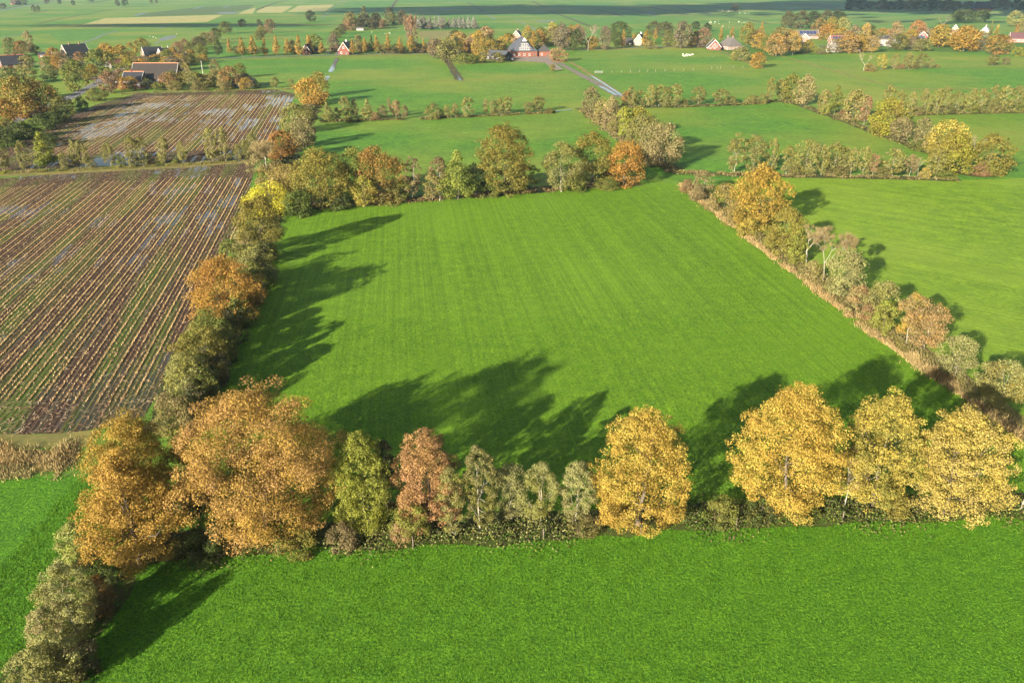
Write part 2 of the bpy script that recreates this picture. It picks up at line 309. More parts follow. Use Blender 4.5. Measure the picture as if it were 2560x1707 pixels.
('farmleft', 'oak', -158.6, 430.4, 6.9, 8.3, 'tan', 'olive', 515),
('farmleft', 'oak', -153.6, 433.8, 8.3, 9.2, 'olive', 'brown', 545),
('farmleft', 'oak', -145.1, 427.0, 11.1, 9.1, 'rustgold', 'tan', 575),
('farmleft', 'oak', -155.7, 477.7, 8.0, 8.2, 'olive', 'green', 600),
('farmleft', 'slim', -166.0, 467.4, 11.0, 5.8, 'tan', 'greyolive', 540),
('farmleft', 'slim', -178.1, 457.6, 10.4, 6.6, 'olive', 'tan', 470),
('farmleft', 'shrub', -178.4, 420.3, 4.1, 7.3, 'olive', 'green', 400),
('farmleft', 'shrub', -187.3, 427.0, 5.1, 5.4, 'green', 'olive', 370),
('farmleft', 'shrub', -170.3, 420.3, 5.0, 8.1, 'olive', 'tan', 440),
('farmleft', 'shrub', -158.2, 420.3, 5.0, 8.1, 'olive', 'brown', 500),
('farmleft', 'shrub', -146.0, 420.3, 4.5, 8.1, 'tan', 'olive', 560),
('farmleft', 'oak', -226.3, 536.0, 7.2, 7.7, 'dark', 'green', 395),
('farmleft', 'oak', -204.3, 499.5, 5.7, 8.4, 'dark', 'brown', 425),
('farmleft', 'slim', -212.6, 549.3, 9.1, 6.3, 'olive', 'dark', 468),
('farmleft', 'shrub', -212.6, 569.1, 3.8, 7.0, 'lightgreen', 'olive', 495),
('farmleft', 'slim', -122.8, 430.4, 5.5, 4.6, 'greyolive', 'olive', 688),
('farmleft', 'slim', -115.3, 433.8, 4.2, 3.3, 'greyolive', 'olive', 728),
('farmleft', 'shrub', -131.7, 427.0, 4.3, 4.9, 'green', 'dark', 640),
('farmleft', 'oak', -208.5, 516.0, 9.2, 10.1, 'brown', 'purplebrown', 434),
('farmleft', 'oak', -239.9, 546.7, 6.6, 11.0, 'tan', 'brown', 359),
('farmleft', 'oak', -220.5, 535.5, 6.7, 9.1, 'gold', 'olivegold', 416),
('farmleft', 'oak', -225.9, 552.5, 10.3, 8.2, 'green', 'olive', 421),
('farmleft', 'oak', -203.4, 516.4, 7.9, 7.4, 'tan', 'brown', 455),
('farmleft', 'oak', -225.4, 504.6, 9.9, 10.5, 'tan', 'brown', 346),
('farmleft', 'oak', -207.0, 522.6, 9.0, 9.9, 'gold', 'olivegold', 450),
('farmleft', 'oak', -216.7, 490.7, 9.4, 7.6, 'rustgold', 'gold', 357),
('farmleft', 'oak', -234.2, 555.7, 6.8, 10.6, 'rustgold', 'gold', 395),
('farmleft', 'oak', -232.8, 563.0, 8.2, 8.7, 'rustgold', 'gold', 411),
('farmleft', 'oak', -194.1, 429.3, 4.1, 5.4, 'rustgold', 'gold', 341),
('farmleft', 'slim', -201.9, 431.0, 5.3, 6.7, 'green', 'olive', 307),
('farmleft', 'oak', -196.7, 429.8, 5.8, 6.9, 'gold', 'olivegold', 330),
('farmleft', 'slim', -191.5, 418.4, 4.5, 4.7, 'greyolive', 'olive', 331),
('farmleft', 'oak', -197.6, 422.8, 6.0, 6.9, 'rustgold', 'gold', 310),
('farmleft', 'oak', -204.5, 435.7, 5.2, 6.9, 'greyolive', 'olive', 305),
('farmleft', 'oak', -228.7, 569.2, 10.1, 6.9, 'gold', 'olivegold', 435),
('farmleft', 'oak', -229.2, 600.0, 6.3, 7.8, 'gold', 'olivegold', 475),
('farmleft', 'oak', -210.3, 573.3, 5.5, 7.6, 'gold', 'olivegold', 508),
('farmleft', 'oak', -219.7, 597.3, 10.4, 8.4, 'green', 'olive', 505),
('farmleft', 'oak', -214.9, 551.7, 7.7, 7.7, 'rustgold', 'gold', 462),
('farmleft', 'oak', -211.7, 552.6, 6.4, 8.5, 'greyolive', 'olive', 476),
('diagleft', 'oak', -257.4, 652.4, 8.1, 9.9, 'rust', 'tan', 447),
('diagleft', 'oak', -258.3, 668.0, 9.5, 8.9, 'tan', 'rust', 463),
('diagleft', 'oak', -242.8, 641.2, 8.8, 10.9, 'olive', 'dark', 481),
('diagleft', 'oak', -256.4, 692.7, 9.5, 10.5, 'brown', 'dark', 497),
('diagleft', 'oak', -266.1, 738.1, 10.1, 11.1, 'brown', 'olive', 516),
('diagleft', 'oak', -279.0, 800.8, 10.9, 10.6, 'dark', 'olive', 540),
('diagleft', 'oak', -302.4, 902.5, 12.2, 12.7, 'dark', 'olive', 566),
('diagleft', 'oak', -328.6, 1042.3, 9.0, 9.8, 'brown', 'dark', 606),
('diagleft', 'oak', -259.8, 917.1, 14.0, 12.0, 'brown', 'rust', 676),
('diagleft', 'oak', -248.9, 848.7, 10.8, 9.6, 'olive', 'brown', 656),
('diagleft', 'oak', -238.2, 800.8, 9.1, 8.3, 'olive', 'dark', 648),
('diagleft', 'slim', -299.2, 1014.7, 10.1, 6.6, 'dark', 'brown', 650),
('diagleft', 'oak', -269.8, 763.0, 9.4, 8.6, 'tan', 'brown', 530),
('diagleft', 'oak', -260.0, 710.2, 8.5, 8.1, 'olive', 'dark', 505),
('avenue', 'cone', -214.4, 616.4, 14.0, 6.4, 'green', 'dark', 547),
('avenue', 'cone', -214.2, 641.2, 11.4, 4.0, 'goldorange', 'olivegold', 575),
('avenue', 'cone', -196.9, 616.4, 13.7, 6.1, 'goldorange', 'olivegold', 607),
('avenue', 'cone', -188.7, 616.4, 15.0, 6.7, 'goldorange', 'olivegold', 635),
('avenue', 'cone', -182.1, 623.3, 13.0, 4.4, 'goldorange', 'olivegold', 664),
('avenue', 'cone', -174.8, 626.8, 14.5, 5.6, 'goldorange', 'olivegold', 692),
('avenue', 'cone', -167.4, 630.3, 11.8, 6.9, 'goldorange', 'olivegold', 720),
('avenue', 'cone', -158.7, 630.3, 14.3, 6.3, 'goldorange', 'olivegold', 749),
('avenue', 'cone', -153.5, 641.2, 13.6, 7.3, 'goldorange', 'olivegold', 775),
('avenue', 'cone', -143.6, 637.5, 9.1, 6.3, 'goldorange', 'olivegold', 805),
('avenue', 'cone', -119.0, 630.3, 11.8, 3.9, 'goldorange', 'olivegold', 882),
('avenue', 'cone', -112.2, 644.9, 11.7, 5.2, 'goldorange', 'olivegold', 913),
('avenue', 'cone', -103.9, 648.6, 13.2, 5.8, 'goldorange', 'olivegold', 942),
('avenue', 'cone', -95.0, 648.6, 14.6, 5.8, 'goldorange', 'olivegold', 971),
('avenue', 'cone', -85.2, 644.9, 12.3, 5.8, 'goldorange', 'olivegold', 1001),
('avenue', 'cone', -77.1, 648.6, 13.2, 7.7, 'goldorange', 'olivegold', 1029),
('avenue', 'cone', -68.3, 652.4, 10.4, 3.4, 'goldorange', 'olivegold', 1059),
('avenue', 'cone', -58.6, 633.9, 10.7, 9.0, 'goldorange', 'olivegold', 1085),
('avenue', 'cone', 17.7, 705.7, 13.4, 5.0, 'goldorange', 'olivegold', 1333),
('avenue', 'cone', 27.5, 738.1, 10.7, 7.0, 'goldorange', 'olivegold', 1359),
('avenue', 'cone', 92.1, 701.3, 14.8, 5.0, 'goldorange', 'olivegold', 1558),
('avenue', 'cone', 105.5, 738.1, 9.4, 5.2, 'goldorange', 'olivegold', 1583),
('avenue', 'cone', 133.1, 789.7, 11.1, 3.7, 'goldorange', 'olivegold', 1638),
('avenue', 'cone', 113.8, 723.9, 12.4, 6.5, 'goldorange', 'olivegold', 1613),
('avenue', 'cone', 195.1, 795.2, 12.2, 4.1, 'goldorange', 'olivegold', 1801),
('avenue', 'cone', 217.8, 842.4, 10.0, 5.1, 'goldorange', 'olivegold', 1830),
('avenue', 'cone', 251.8, 861.6, 13.5, 5.3, 'goldorange', 'olivegold', 1902),
('avenue', 'oak', -166.5, 641.2, 10.3, 6.7, 'brown', 'dark', 732),
('avenue', 'oak', -158.6, 680.1, 12.3, 12.9, 'olive', 'green', 787),
('avenue', 'oak', -140.7, 668.0, 13.3, 8.5, 'purplebrown', 'brown', 835),
('avenue', 'oak', -119.7, 660.1, 12.6, 7.8, 'brown', 'olive', 897),
('avenue', 'cone', -107.5, 648.6, 13.5, 4.6, 'dark', 'green', 930),
('avenue', 'shrub', -89.1, 648.6, 4.6, 9.2, 'brown', 'olive', 990),
('avenue', 'shrub', -71.1, 652.4, 6.1, 9.3, 'dark', 'brown', 1050),
('avenue', 'oak', -117.3, 662.1, 6.7, 7.6, 'purplebrown', 'rust', 905),
('avenue', 'shrub', -108.7, 678.6, 5.8, 11.2, 'purplebrown', 'rust', 941),
('avenue', 'oak', -76.8, 663.5, 8.0, 9.1, 'brown', 'dark', 1035),
('avenue', 'shrub', -120.1, 662.8, 6.9, 7.7, 'olive', 'brown', 897),
('avenue', 'shrub', -61.4, 653.0, 6.5, 7.5, 'purplebrown', 'rust', 1081),
('avenue', 'oak', -85.3, 644.8, 5.0, 11.4, 'brown', 'dark', 1000),
('avenue', 'shrub', -98.2, 646.5, 6.8, 11.2, 'olive', 'brown', 959),
('avenue', 'shrub', -64.1, 682.8, 8.4, 10.8, 'purplebrown', 'rust', 1081),
('avenue', 'shrub', -113.5, 674.8, 7.3, 8.1, 'olive', 'brown', 924),
('avenue', 'oak', -68.7, 657.6, 6.4, 8.4, 'dark', 'olive', 1059),
('avenue', 'oak', -141.1, 679.0, 5.4, 9.6, 'brown', 'dark', 840),
('avenue', 'shrub', -129.0, 685.9, 7.0, 10.0, 'purplebrown', 'rust', 882),
('avenue', 'shrub', -137.2, 662.6, 5.1, 11.4, 'purplebrown', 'rust', 842),
('avenue', 'oak', -121.8, 677.5, 6.0, 10.2, 'olive', 'brown', 899),
('avenue', 'oak', -89.8, 664.4, 5.9, 10.6, 'dark', 'olive', 994),
('avenue', 'oak', -72.8, 655.4, 4.3, 11.6, 'purplebrown', 'rust', 1045),
('avenue', 'shrub', -167.0, 654.1, 5.4, 7.2, 'dark', 'olive', 740),
('avenue', 'shrub', -237.5, 642.7, 5.3, 9.0, 'olive', 'brown', 500),
('avenue', 'shrub', -197.2, 660.5, 3.9, 8.2, 'olive', 'brown', 649),
('avenue', 'shrub', -212.2, 654.0, 5.2, 9.7, 'brown', 'dark', 594),
('avenue', 'shrub', -170.8, 657.9, 3.9, 10.5, 'brown', 'dark', 731),
('avenue', 'shrub', -207.2, 640.7, 3.6, 6.6, 'dark', 'olive', 597),
('avenue', 'shrub', -199.2, 645.7, 4.0, 10.2, 'dark', 'olive', 628),
('avenue', 'shrub', -233.8, 635.5, 3.0, 9.4, 'dark', 'olive', 504),
('villagewood', 'oak', -87.6, 743.0, 24.0, 10.5, 'rust', 'purplebrown', 1030),
('villagewood', 'oak', -43.2, 575.0, 15.6, 15.3, 'olive', 'greyolive', 1122),
('villagewood', 'oak', -42.8, 697.0, 13.5, 12.5, 'gold', 'tan', 1150),
('villagewood', 'oak', -31.0, 641.2, 14.2, 8.5, 'tan', 'rust', 1178),
('villagewood', 'oak', -25.1, 623.3, 17.9, 10.6, 'olivegold', 'gold', 1195),
('villagewood', 'oak', -19.4, 660.1, 18.9, 14.4, 'tan', 'rust', 1218),
('villagewood', 'oak', -17.1, 623.3, 14.7, 8.9, 'olive', 'dark', 1222),
('villagewood', 'shrub', -30.8, 563.3, 7.1, 13.9, 'olive', 'green', 1165),
('villagewood', 'shrub', -23.8, 569.1, 5.1, 12.5, 'olivegold', 'green', 1192),
('villagewood', 'slim', -19.7, 566.1, 11.9, 8.6, 'olivegold', 'olive', 1207),
('villagewood', 'oak', -9.5, 572.0, 6.9, 9.8, 'olive', 'brown', 1245),
('villagewood', 'oak', -2.5, 660.1, 13.7, 16.3, 'gold', 'olivegold', 1272),
('villagewood', 'oak', 13.0, 723.9, 16.5, 9.6, 'gold', 'olive', 1318),
('villagewood', 'cone', 21.5, 701.3, 12.7, 5.0, 'dark', 'green', 1345),
('villagewood', 'oak', 37.7, 800.8, 15.8, 11.3, 'yellowgold', 'olive', 1380),
('villagewood', 'oak', 39.9, 680.1, 20.3, 13.5, 'purplebrown', 'brown', 1404),
('villagewood', 'shrub', 22.6, 652.4, 8.1, 9.3, 'tan', 'brown', 1353),
('villagewood', 'shrub', 32.6, 581.0, 9.6, 13.3, 'tan', 'rust', 1398),
('villagewood', 'cone', 47.6, 680.1, 16.2, 4.8, 'dark', 'green', 1428),
('villagewood', 'oak', 51.2, 676.0, 16.1, 9.6, 'dark', 'green', 1440),
('villagewood', 'bare', 60.8, 676.0, 18.5, 11.5, 'purplebrown', 'brown', 1470),
('villagewood', 'bare', 68.6, 701.3, 17.3, 8.6, 'purplebrown', 'brown', 1487),
('villagewood', 'oak', 74.8, 684.2, 18.1, 9.4, 'purplebrown', 'brown', 1511),
('villagewood', 'cone', 88.9, 747.9, 13.5, 5.3, 'dark', 'green', 1532),
('villagewood', 'oak', 104.2, 830.1, 15.2, 19.5, 'dark', 'green', 1547),
('villagewood', 'oak', 89.5, 714.7, 12.0, 8.1, 'dark', 'green', 1545),
('villagewood', 'shrub', 113.3, 692.7, 7.1, 10.8, 'olive', 'tan', 1626),
('villagewood', 'oak', 145.0, 874.8, 13.7, 13.1, 'dark', 'brown', 1633),
('villagewood', 'oak', 152.4, 848.7, 14.4, 17.2, 'dark', 'brown', 1662),
('villagewood', 'oak', 144.3, 789.7, 10.1, 8.2, 'olive', 'dark', 1668),
('villagewood', 'oak', 139.0, 697.0, 21.1, 15.5, 'purplebrown', 'greyolive', 1702),
('villagewood', 'cone', 153.9, 738.1, 12.3, 5.2, 'dark', 'olive', 1722),
('villagewood', 'oak', 214.7, 997.0, 8.2, 10.3, 'dark', 'dark', 1740),
('villagewood', 'oak', 216.7, 947.5, 8.7, 9.8, 'dark', 'dark', 1768),
('villagewood', 'oak', 159.3, 710.2, 15.3, 15.1, 'rust', 'purplebrown', 1755),
('villagewood', 'slim', 24.7, 511.1, 4.6, 4.2, 'olivegold', 'olive', 1381),
('villagewood', 'oak', -56.6, 664.0, 9.4, 8.2, 'gold', 'olive', 1100),
('farwood', 'cone', -118.6, 997.0, 16.0, 6.5, 'silver', 'silver', 1026),
('farwood', 'cone', -112.0, 997.0, 15.1, 6.5, 'rust', 'purplebrown', 1040),
('farwood', 'cone', -108.3, 997.0, 14.3, 7.0, 'silver', 'purplebrown', 1048),
('farwood', 'cone', -102.6, 997.0, 15.1, 7.0, 'silver', 'purplebrown', 1060),
('farwood', 'cone', -95.6, 997.0, 13.8, 7.0, 'silver', 'purplebrown', 1075),
('farwood', 'cone', -89.2, 997.0, 13.4, 7.0, 'silver', 'silver', 1088),
('farwood', 'cone', -84.2, 997.0, 13.8, 7.0, 'silver', 'silver', 1099),
('farwood', 'cone', -79.1, 997.0, 13.0, 7.0, 'silver', 'silver', 1110),
('farwood', 'cone', -72.8, 997.0, 12.5, 7.0, 'silver', 'silver', 1124),
('farwood', 'cone', -67.7, 997.0, 13.0, 7.0, 'silver', 'silver', 1135),
('farwood', 'cone', -61.3, 997.0, 13.4, 7.0, 'silver', 'silver', 1148),
('farwood', 'cone', -56.2, 997.0, 13.4, 7.0, 'silver', 'silver', 1159),
('farwood', 'cone', -50.5, 997.0, 14.3, 7.0, 'silver', 'silver', 1171),
('farwood', 'cone', -44.8, 997.0, 13.4, 7.0, 'silver', 'silver', 1184),
('farwood', 'oak', -183.4, 971.6, 19.4, 15.9, 'brown', 'olive', 877),
('farwood', 'cone', -177.8, 1033.0, 24.1, 14.5, 'greyolive', 'dark', 912),
('farwood', 'oak', -170.3, 1061.6, 15.2, 10.9, 'dark', 'dark', 937),
('farwood', 'oak', -161.6, 1135.0, 20.0, 12.7, 'dark', 'brown', 975),
('farwood', 'oak', -152.1, 1091.9, 14.6, 10.2, 'olive', 'dark', 982),
('farwood', 'oak', -139.3, 1091.9, 17.9, 11.2, 'brown', 'dark', 1007),
('farwood', 'oak', -133.5, 1081.6, 12.2, 8.1, 'rust', 'brown', 1016),
('farwood', 'oak', -277.3, 1181.5, 14.8, 13.8, 'dark', 'dark', 777),
('farwood', 'shrub', -183.7, 963.5, 11.3, 10.8, 'rust', 'brown', 873),
('farwood', 'oak', -178.2, 895.5, 10.2, 9.2, 'brown', 'dark', 856),
('farwood', 'oak', -169.4, 830.1, 9.5, 8.6, 'dark', 'olive', 846),
('farwood', 'oak', -162.2, 773.5, 9.5, 8.0, 'olive', 'dark', 835),
('farwood', 'shrub', -161.3, 1061.6, 7.4, 10.9, 'olive', 'brown', 955),
('farwood', 'oak', -161.5, 988.5, 13.1, 10.6, 'dark', 'brown', 931),
('farwood', 'oak', -176.8, 1042.5, 13.4, 11.4, 'dark', 'brown', 917),
('farwood', 'oak', -161.1, 1004.2, 11.9, 10.5, 'dark', 'brown', 937),
('farwood', 'oak', -154.0, 1023.8, 9.3, 11.7, 'brown', 'rust', 958),
('farwood', 'oak', -170.4, 1080.0, 14.9, 10.7, 'dark', 'brown', 942),
('farwood', 'oak', -143.0, 1091.8, 14.8, 10.3, 'dark', 'brown', 999),
('farwood', 'oak', -194.5, 1035.3, 15.0, 10.7, 'olive', 'dark', 878),
('farwood', 'oak', -119.3, 991.1, 11.3, 12.1, 'brown', 'rust', 1022),
('farwood', 'oak', -180.9, 1005.2, 11.6, 13.0, 'dark', 'brown', 895),
('farwood', 'oak', -183.1, 1042.3, 14.5, 11.8, 'olive', 'dark', 904),
('farwood', 'oak', -194.1, 1017.6, 13.8, 13.4, 'brown', 'rust', 872),
('farwood', 'oak', -173.1, 1081.6, 11.6, 15.0, 'brown', 'rust', 937),
('farwood', 'cone', -94.9, 980.2, 10.1, 8.6, 'silver', 'purplebrown', 1073),
('farwood', 'cone', -60.9, 1010.8, 12.0, 7.8, 'silver', 'silver', 1151),
('farwood', 'cone', -101.7, 993.2, 9.6, 7.5, 'silver', 'purplebrown', 1061),
('farwood', 'cone', -81.0, 987.2, 12.7, 7.6, 'silver', 'purplebrown', 1104),
('farwood', 'cone', -56.6, 1007.3, 11.8, 7.8, 'silver', 'silver', 1159),
('farwood', 'cone', -107.5, 1017.8, 12.0, 9.1, 'silver', 'purplebrown', 1054),
('farwood', 'cone', -106.7, 981.0, 11.8, 9.1, 'silver', 'silver', 1047),
('farwood', 'cone', -45.0, 1006.9, 10.9, 8.2, 'silver', 'purplebrown', 1184),
('farwood', 'cone', -106.9, 998.4, 10.5, 8.8, 'silver', 'silver', 1051),
('farwood', 'cone', -98.9, 992.5, 9.5, 9.4, 'silver', 'silver', 1067),
('farwood', 'cone', -66.0, 1013.1, 10.8, 10.1, 'silver', 'silver', 1140),
('farwood', 'cone', -108.2, 989.4, 11.4, 7.8, 'silver', 'purplebrown', 1046),
('farwood', 'cone', -42.4, 983.9, 11.4, 8.2, 'silver', 'purplebrown', 1188),
('farwood', 'cone', -114.7, 1016.2, 13.0, 8.2, 'silver', 'silver', 1038),
('villageright', 'oak', 204.8, 738.1, 18.4, 13.2, 'olivegold', 'olive', 1868),
('villageright', 'oak', 213.1, 738.1, 12.3, 12.5, 'brown', 'rust', 1892),
('villageright', 'oak', 158.9, 584.0, 9.4, 12.2, 'greyolive', 'olive', 1852),
('villageright', 'shrub', 155.7, 593.4, 5.3, 4.5, 'yellowgold', 'olive', 1832),
('villageright', 'oak', 156.0, 533.4, 9.8, 9.7, 'gold', 'orangegold', 1893),
('villageright', 'oak', 195.2, 623.3, 15.7, 15.4, 'orangegold', 'tan', 1940),
('villageright', 'oak', 201.9, 672.0, 9.8, 12.7, 'rustgold', 'gold', 1915),
('villageright', 'slim', 210.7, 633.9, 17.4, 10.2, 'gold', 'tan', 1981),
('villageright', 'oak', 222.1, 701.3, 16.4, 20.5, 'olive', 'tan', 1950),
('villageright', 'shrub', 220.9, 644.9, 8.6, 9.8, 'brown', 'dark', 2003),
('villageright', 'oak', 238.1, 680.1, 7.8, 8.4, 'olive', 'gold', 2020),
('villageright', 'oak', 326.7, 1014.7, 18.9, 16.1, 'dark', 'brown', 1968),
('villageright', 'oak', 336.1, 997.0, 19.8, 17.7, 'dark', 'brown', 2000),
('villageright', 'oak', 350.1, 997.0, 19.4, 16.8, 'dark', 'dark', 2030),
('villageright', 'oak', 377.9, 1033.0, 19.6, 16.4, 'dark', 'brown', 2062),
('villageright', 'oak', 391.4, 1033.0, 20.1, 18.4, 'dark', 'dark', 2090),
('villageright', 'oak', 309.7, 861.6, 17.3, 13.0, 'olive', 'rust', 2045),
('villageright', 'oak', 310.4, 830.1, 19.2, 12.5, 'olivegold', 'olive', 2075),
('villageright', 'oak', 320.9, 830.1, 19.5, 14.1, 'paleolive', 'olive', 2102),
('villageright', 'oak', 297.1, 800.8, 15.1, 16.2, 'orangegold', 'orange', 2068),
('villageright', 'slim', 303.1, 789.7, 10.7, 7.4, 'yellowgold', 'olive', 2095),
('villageright', 'oak', 281.7, 701.3, 18.2, 11.3, 'tan', 'purplebrown', 2130),
('villageright', 'oak', 259.6, 652.4, 15.3, 15.5, 'orangegold', 'tan', 2120),
('villageright', 'oak', 300.1, 723.9, 18.4, 8.2, 'tan', 'gold', 2158),
('villageright', 'oak', 271.9, 660.1, 11.4, 10.0, 'gold', 'olivegold', 2150),
('villageright', 'slim', 279.1, 656.2, 12.8, 11.8, 'tan', 'gold', 2178),
('villageright', 'oak', 352.8, 812.3, 9.6, 15.3, 'orange', 'gold', 2203),
('villageright', 'oak', 348.1, 773.5, 17.6, 13.1, 'tan', 'rust', 2235),
('villageright', 'shrub', 355.7, 784.2, 5.9, 7.4, 'orange', 'gold', 2243),
('villageright', 'oak', 343.3, 733.3, 12.9, 13.2, 'olivegold', 'gold', 2272),
('villageright', 'oak', 394.3, 830.1, 16.7, 14.1, 'orange', 'rust', 2290),
('villageright', 'oak', 399.0, 830.1, 14.9, 9.4, 'tan', 'rust', 2302),
('villageright', 'oak', 357.3, 710.2, 18.4, 18.8, 'olivegold', 'gold', 2345),
('villageright', 'bare', 393.9, 800.8, 10.9, 9.0, 'purplebrown', 'brown', 2325),
('villageright', 'oak', 356.3, 668.0, 19.4, 20.9, 'orangegold', 'gold', 2407),
('villageright', 'oak', 369.2, 641.2, 13.9, 18.8, 'olivegold', 'rustgold', 2495),
('villageright', 'bare', 506.1, 1005.8, 12.2, 13.2, 'purplebrown', 'brown', 2355),
('villageright', 'cone', 449.0, 800.8, 17.2, 3.4, 'olive', 'dark', 2471),
('villageright', 'cone', 472.0, 830.1, 13.1, 5.1, 'yellowgold', 'olive', 2489),
('villageright', 'oak', 615.9, 1051.9, 18.6, 18.7, 'paleolive', 'olive', 2532),
('villageright', 'cone', 529.6, 895.5, 10.9, 4.2, 'orange', 'gold', 2540),
('villageright', 'oak', 557.2, 932.0, 13.4, 10.5, 'olive', 'tan', 2555),
('villageright', 'shrub', 372.0, 619.8, 6.6, 9.4, 'yellowgreen', 'olive', 2545),
('villageright', 'shrub', 373.2, 680.1, 6.9, 10.9, 'brown', 'tan', 2440),
('villageright', 'shrub', 347.7, 714.7, 5.1, 8.8, 'green', 'olive', 2310),
('villageright', 'shrub', 238.3, 644.9, 5.5, 9.2, 'olive', 'brown', 2060),
('villageright', 'shrub', 233.3, 652.4, 6.1, 7.4, 'lightgreen', 'olive', 2035),
('smallrow', 'bare', 216.7, 515.9, 10.2, 8.9, 'paleolive', 'tan', 2159),
('smallrow', 'shrub', 219.4, 513.5, 5.1, 7.1, 'olive', 'rust', 2174),
('smallrow', 'slim', 230.9, 523.2, 9.2, 6.5, 'yellowgold', 'olive', 2204),
('smallrow', 'slim', 240.6, 528.3, 9.5, 5.5, 'olive', 'tan', 2234),
('smallrow', 'shrub', 245.1, 528.3, 3.1, 5.5, 'rust', 'brown', 2252),
('smallrow', 'slim', 247.7, 528.3, 7.4, 5.0, 'olive', 'greyolive', 2262),
('smallrow', 'slim', 249.9, 528.3, 10.5, 6.6, 'greyolive', 'olive', 2271),
('smallrow', 'slim', 258.4, 530.8, 9.3, 7.1, 'olive', 'brown', 2300),
('smallrow', 'shrub', 252.9, 528.3, 3.6, 6.1, 'olive', 'brown', 2283),
('smallrow', 'slim', 266.0, 533.4, 6.0, 5.1, 'paleolive', 'olive', 2325),
('smallrow', 'shrub', 272.8, 538.6, 2.2, 4.1, 'olive', 'tan', 2342),
('smallrow', 'slim', 315.7, 552.0, 7.2, 8.9, 'greyolive', 'olive', 2480),
('smallrow', 'slim', 325.9, 554.8, 5.2, 5.3, 'brown', 'greyolive', 2513),
('solargardens', 'oak', 355.2, 761.3, 9.9, 13.1, 'greyolive', 'olive', 2269),
('solargardens', 'oak', 300.8, 708.1, 8.9, 9.6, 'tan', 'brown', 2179),
('solargardens', 'oak', 322.7, 667.6, 9.9, 12.8, 'greyolive', 'olive', 2301),
('solargardens', 'oak', 311.8, 693.2, 11.1, 11.1, 'tan', 'brown', 2231),
('solargardens', 'oak', 232.2, 720.6, 9.9, 9.7, 'tan', 'brown', 1962),
('solargardens', 'oak', 319.7, 750.6, 9.2, 11.1, 'green', 'olive', 2183),
('solargardens', 'oak', 327.4, 732.7, 8.9, 10.8, 'dark', 'olive', 2226),
('solargardens', 'oak', 210.7, 753.6, 9.0, 10.3, 'green', 'olive', 1872),
('solargardens', 'oak', 271.2, 680.8, 10.6, 14.8, 'olive', 'tan', 2122),
('solargardens', 'oak', 235.2, 712.3, 10.6, 14.3, 'olivegold', 'gold', 1979),
('solargardens', 'oak', 297.3, 770.4, 12.3, 15.3, 'gold', 'olivegold', 2098),
('solargardens', 'oak', 323.8, 777.0, 15.1, 16.0, 'dark', 'olive', 2164),
('solargardens', 'oak', 211.9, 661.6, 8.9, 10.1, 'brown', 'purplebrown', 1956),
('solargardens', 'oak', 272.0, 664.2, 12.8, 13.7, 'olivegold', 'gold', 2145),
('solargardens', 'oak', 288.9, 752.8, 8.7, 13.6, 'brown', 'purplebrown', 2093),
('solargardens', 'oak', 312.7, 730.7, 12.8, 15.2, 'olive', 'tan', 2186),
('solargardens', 'oak', 252.4, 656.2, 11.1, 13.1, 'tan', 'brown', 2092),
('solargardens', 'oak', 294.5, 746.0, 11.4, 12.8, 'tan', 'brown', 2116),
('solargardens', 'oak', 201.8, 690.5, 13.3, 13.3, 'gold', 'olivegold', 1898),
('solargardens', 'oak', 365.1, 777.0, 10.4, 10.7, 'rustgold', 'gold', 2277),
('solargardens', 'oak', 323.3, 682.0, 10.4, 12.8, 'brown', 'purplebrown', 2282),
('solargardens', 'oak', 312.0, 683.1, 11.7, 12.9, 'dark', 'olive', 2245),
('solargardens', 'oak', 200.0, 661.1, 12.3, 13.3, 'green', 'olive', 1919),
('solargardens', 'oak', 218.1, 706.9, 10.3, 12.3, 'rustgold', 'gold', 1933),
('solargardens', 'oak', 209.8, 737.9, 8.7, 10.1, 'brown', 'purplebrown', 1882),
('solargardens', 'oak', 251.0, 764.9, 11.4, 12.9, 'rustgold', 'gold', 1976),
('lanegardens', 'oak', 443.9, 804.7, 7.8, 14.1, 'olive', 'tan', 2451),
('lanegardens', 'oak', 413.1, 739.5, 5.8, 9.2, 'brown', 'purplebrown', 2463),
('lanegardens', 'oak', 383.0, 733.3, 7.7, 10.8, 'green', 'olive', 2386),
('lanegardens', 'shrub', 403.8, 831.6, 9.7, 13.6, 'tan', 'brown', 2312),
('lanegardens', 'oak', 416.2, 845.8, 9.1, 14.7, 'dark', 'olive', 2326),
('lanegardens', 'oak', 469.5, 793.8, 5.9, 10.4, 'olive', 'tan', 2536),
('lanegardens', 'oak', 375.9, 743.1, 7.3, 13.0, 'dark', 'olive', 2352),
('lanegardens', 'shrub', 426.9, 816.3, 9.1, 10.7, 'gold', 'olivegold', 2391),
('lanegardens', 'shrub', 371.7, 699.6, 9.6, 8.7, 'olive', 'tan', 2404),
('lanegardens', 'oak', 363.0, 722.6, 7.9, 8.7, 'olive', 'tan', 2344),
('lanegardens', 'shrub', 399.9, 741.0, 10.5, 11.0, 'gold', 'olivegold', 2424),
('lanegardens', 'shrub', 436.6, 772.7, 6.0, 9.3, 'gold', 'olivegold', 2479),
('farmcopse', 'oak', -26.6, 631.9, 10.0, 11.4, 'tan', 'brown', 1191),
('farmcopse', 'slim', -14.3, 597.8, 13.6, 11.3, 'olivegold', 'gold', 1229),
('farmcopse', 'oak', -42.3, 663.1, 10.1, 13.7, 'brown', 'purplebrown', 1145),
('farmcopse', 'slim', -42.7, 641.0, 10.6, 13.8, 'gold', 'olivegold', 1139),
('farmcopse', 'slim', -20.1, 663.4, 14.9, 10.5, 'tan', 'brown', 1215),
('farmcopse', 'slim', -10.3, 680.0, 8.0, 9.8, 'rustgold', 'gold', 1248),
('farmcopse', 'oak', -47.1, 711.2, 13.5, 14.1, 'dark', 'olive', 1139),
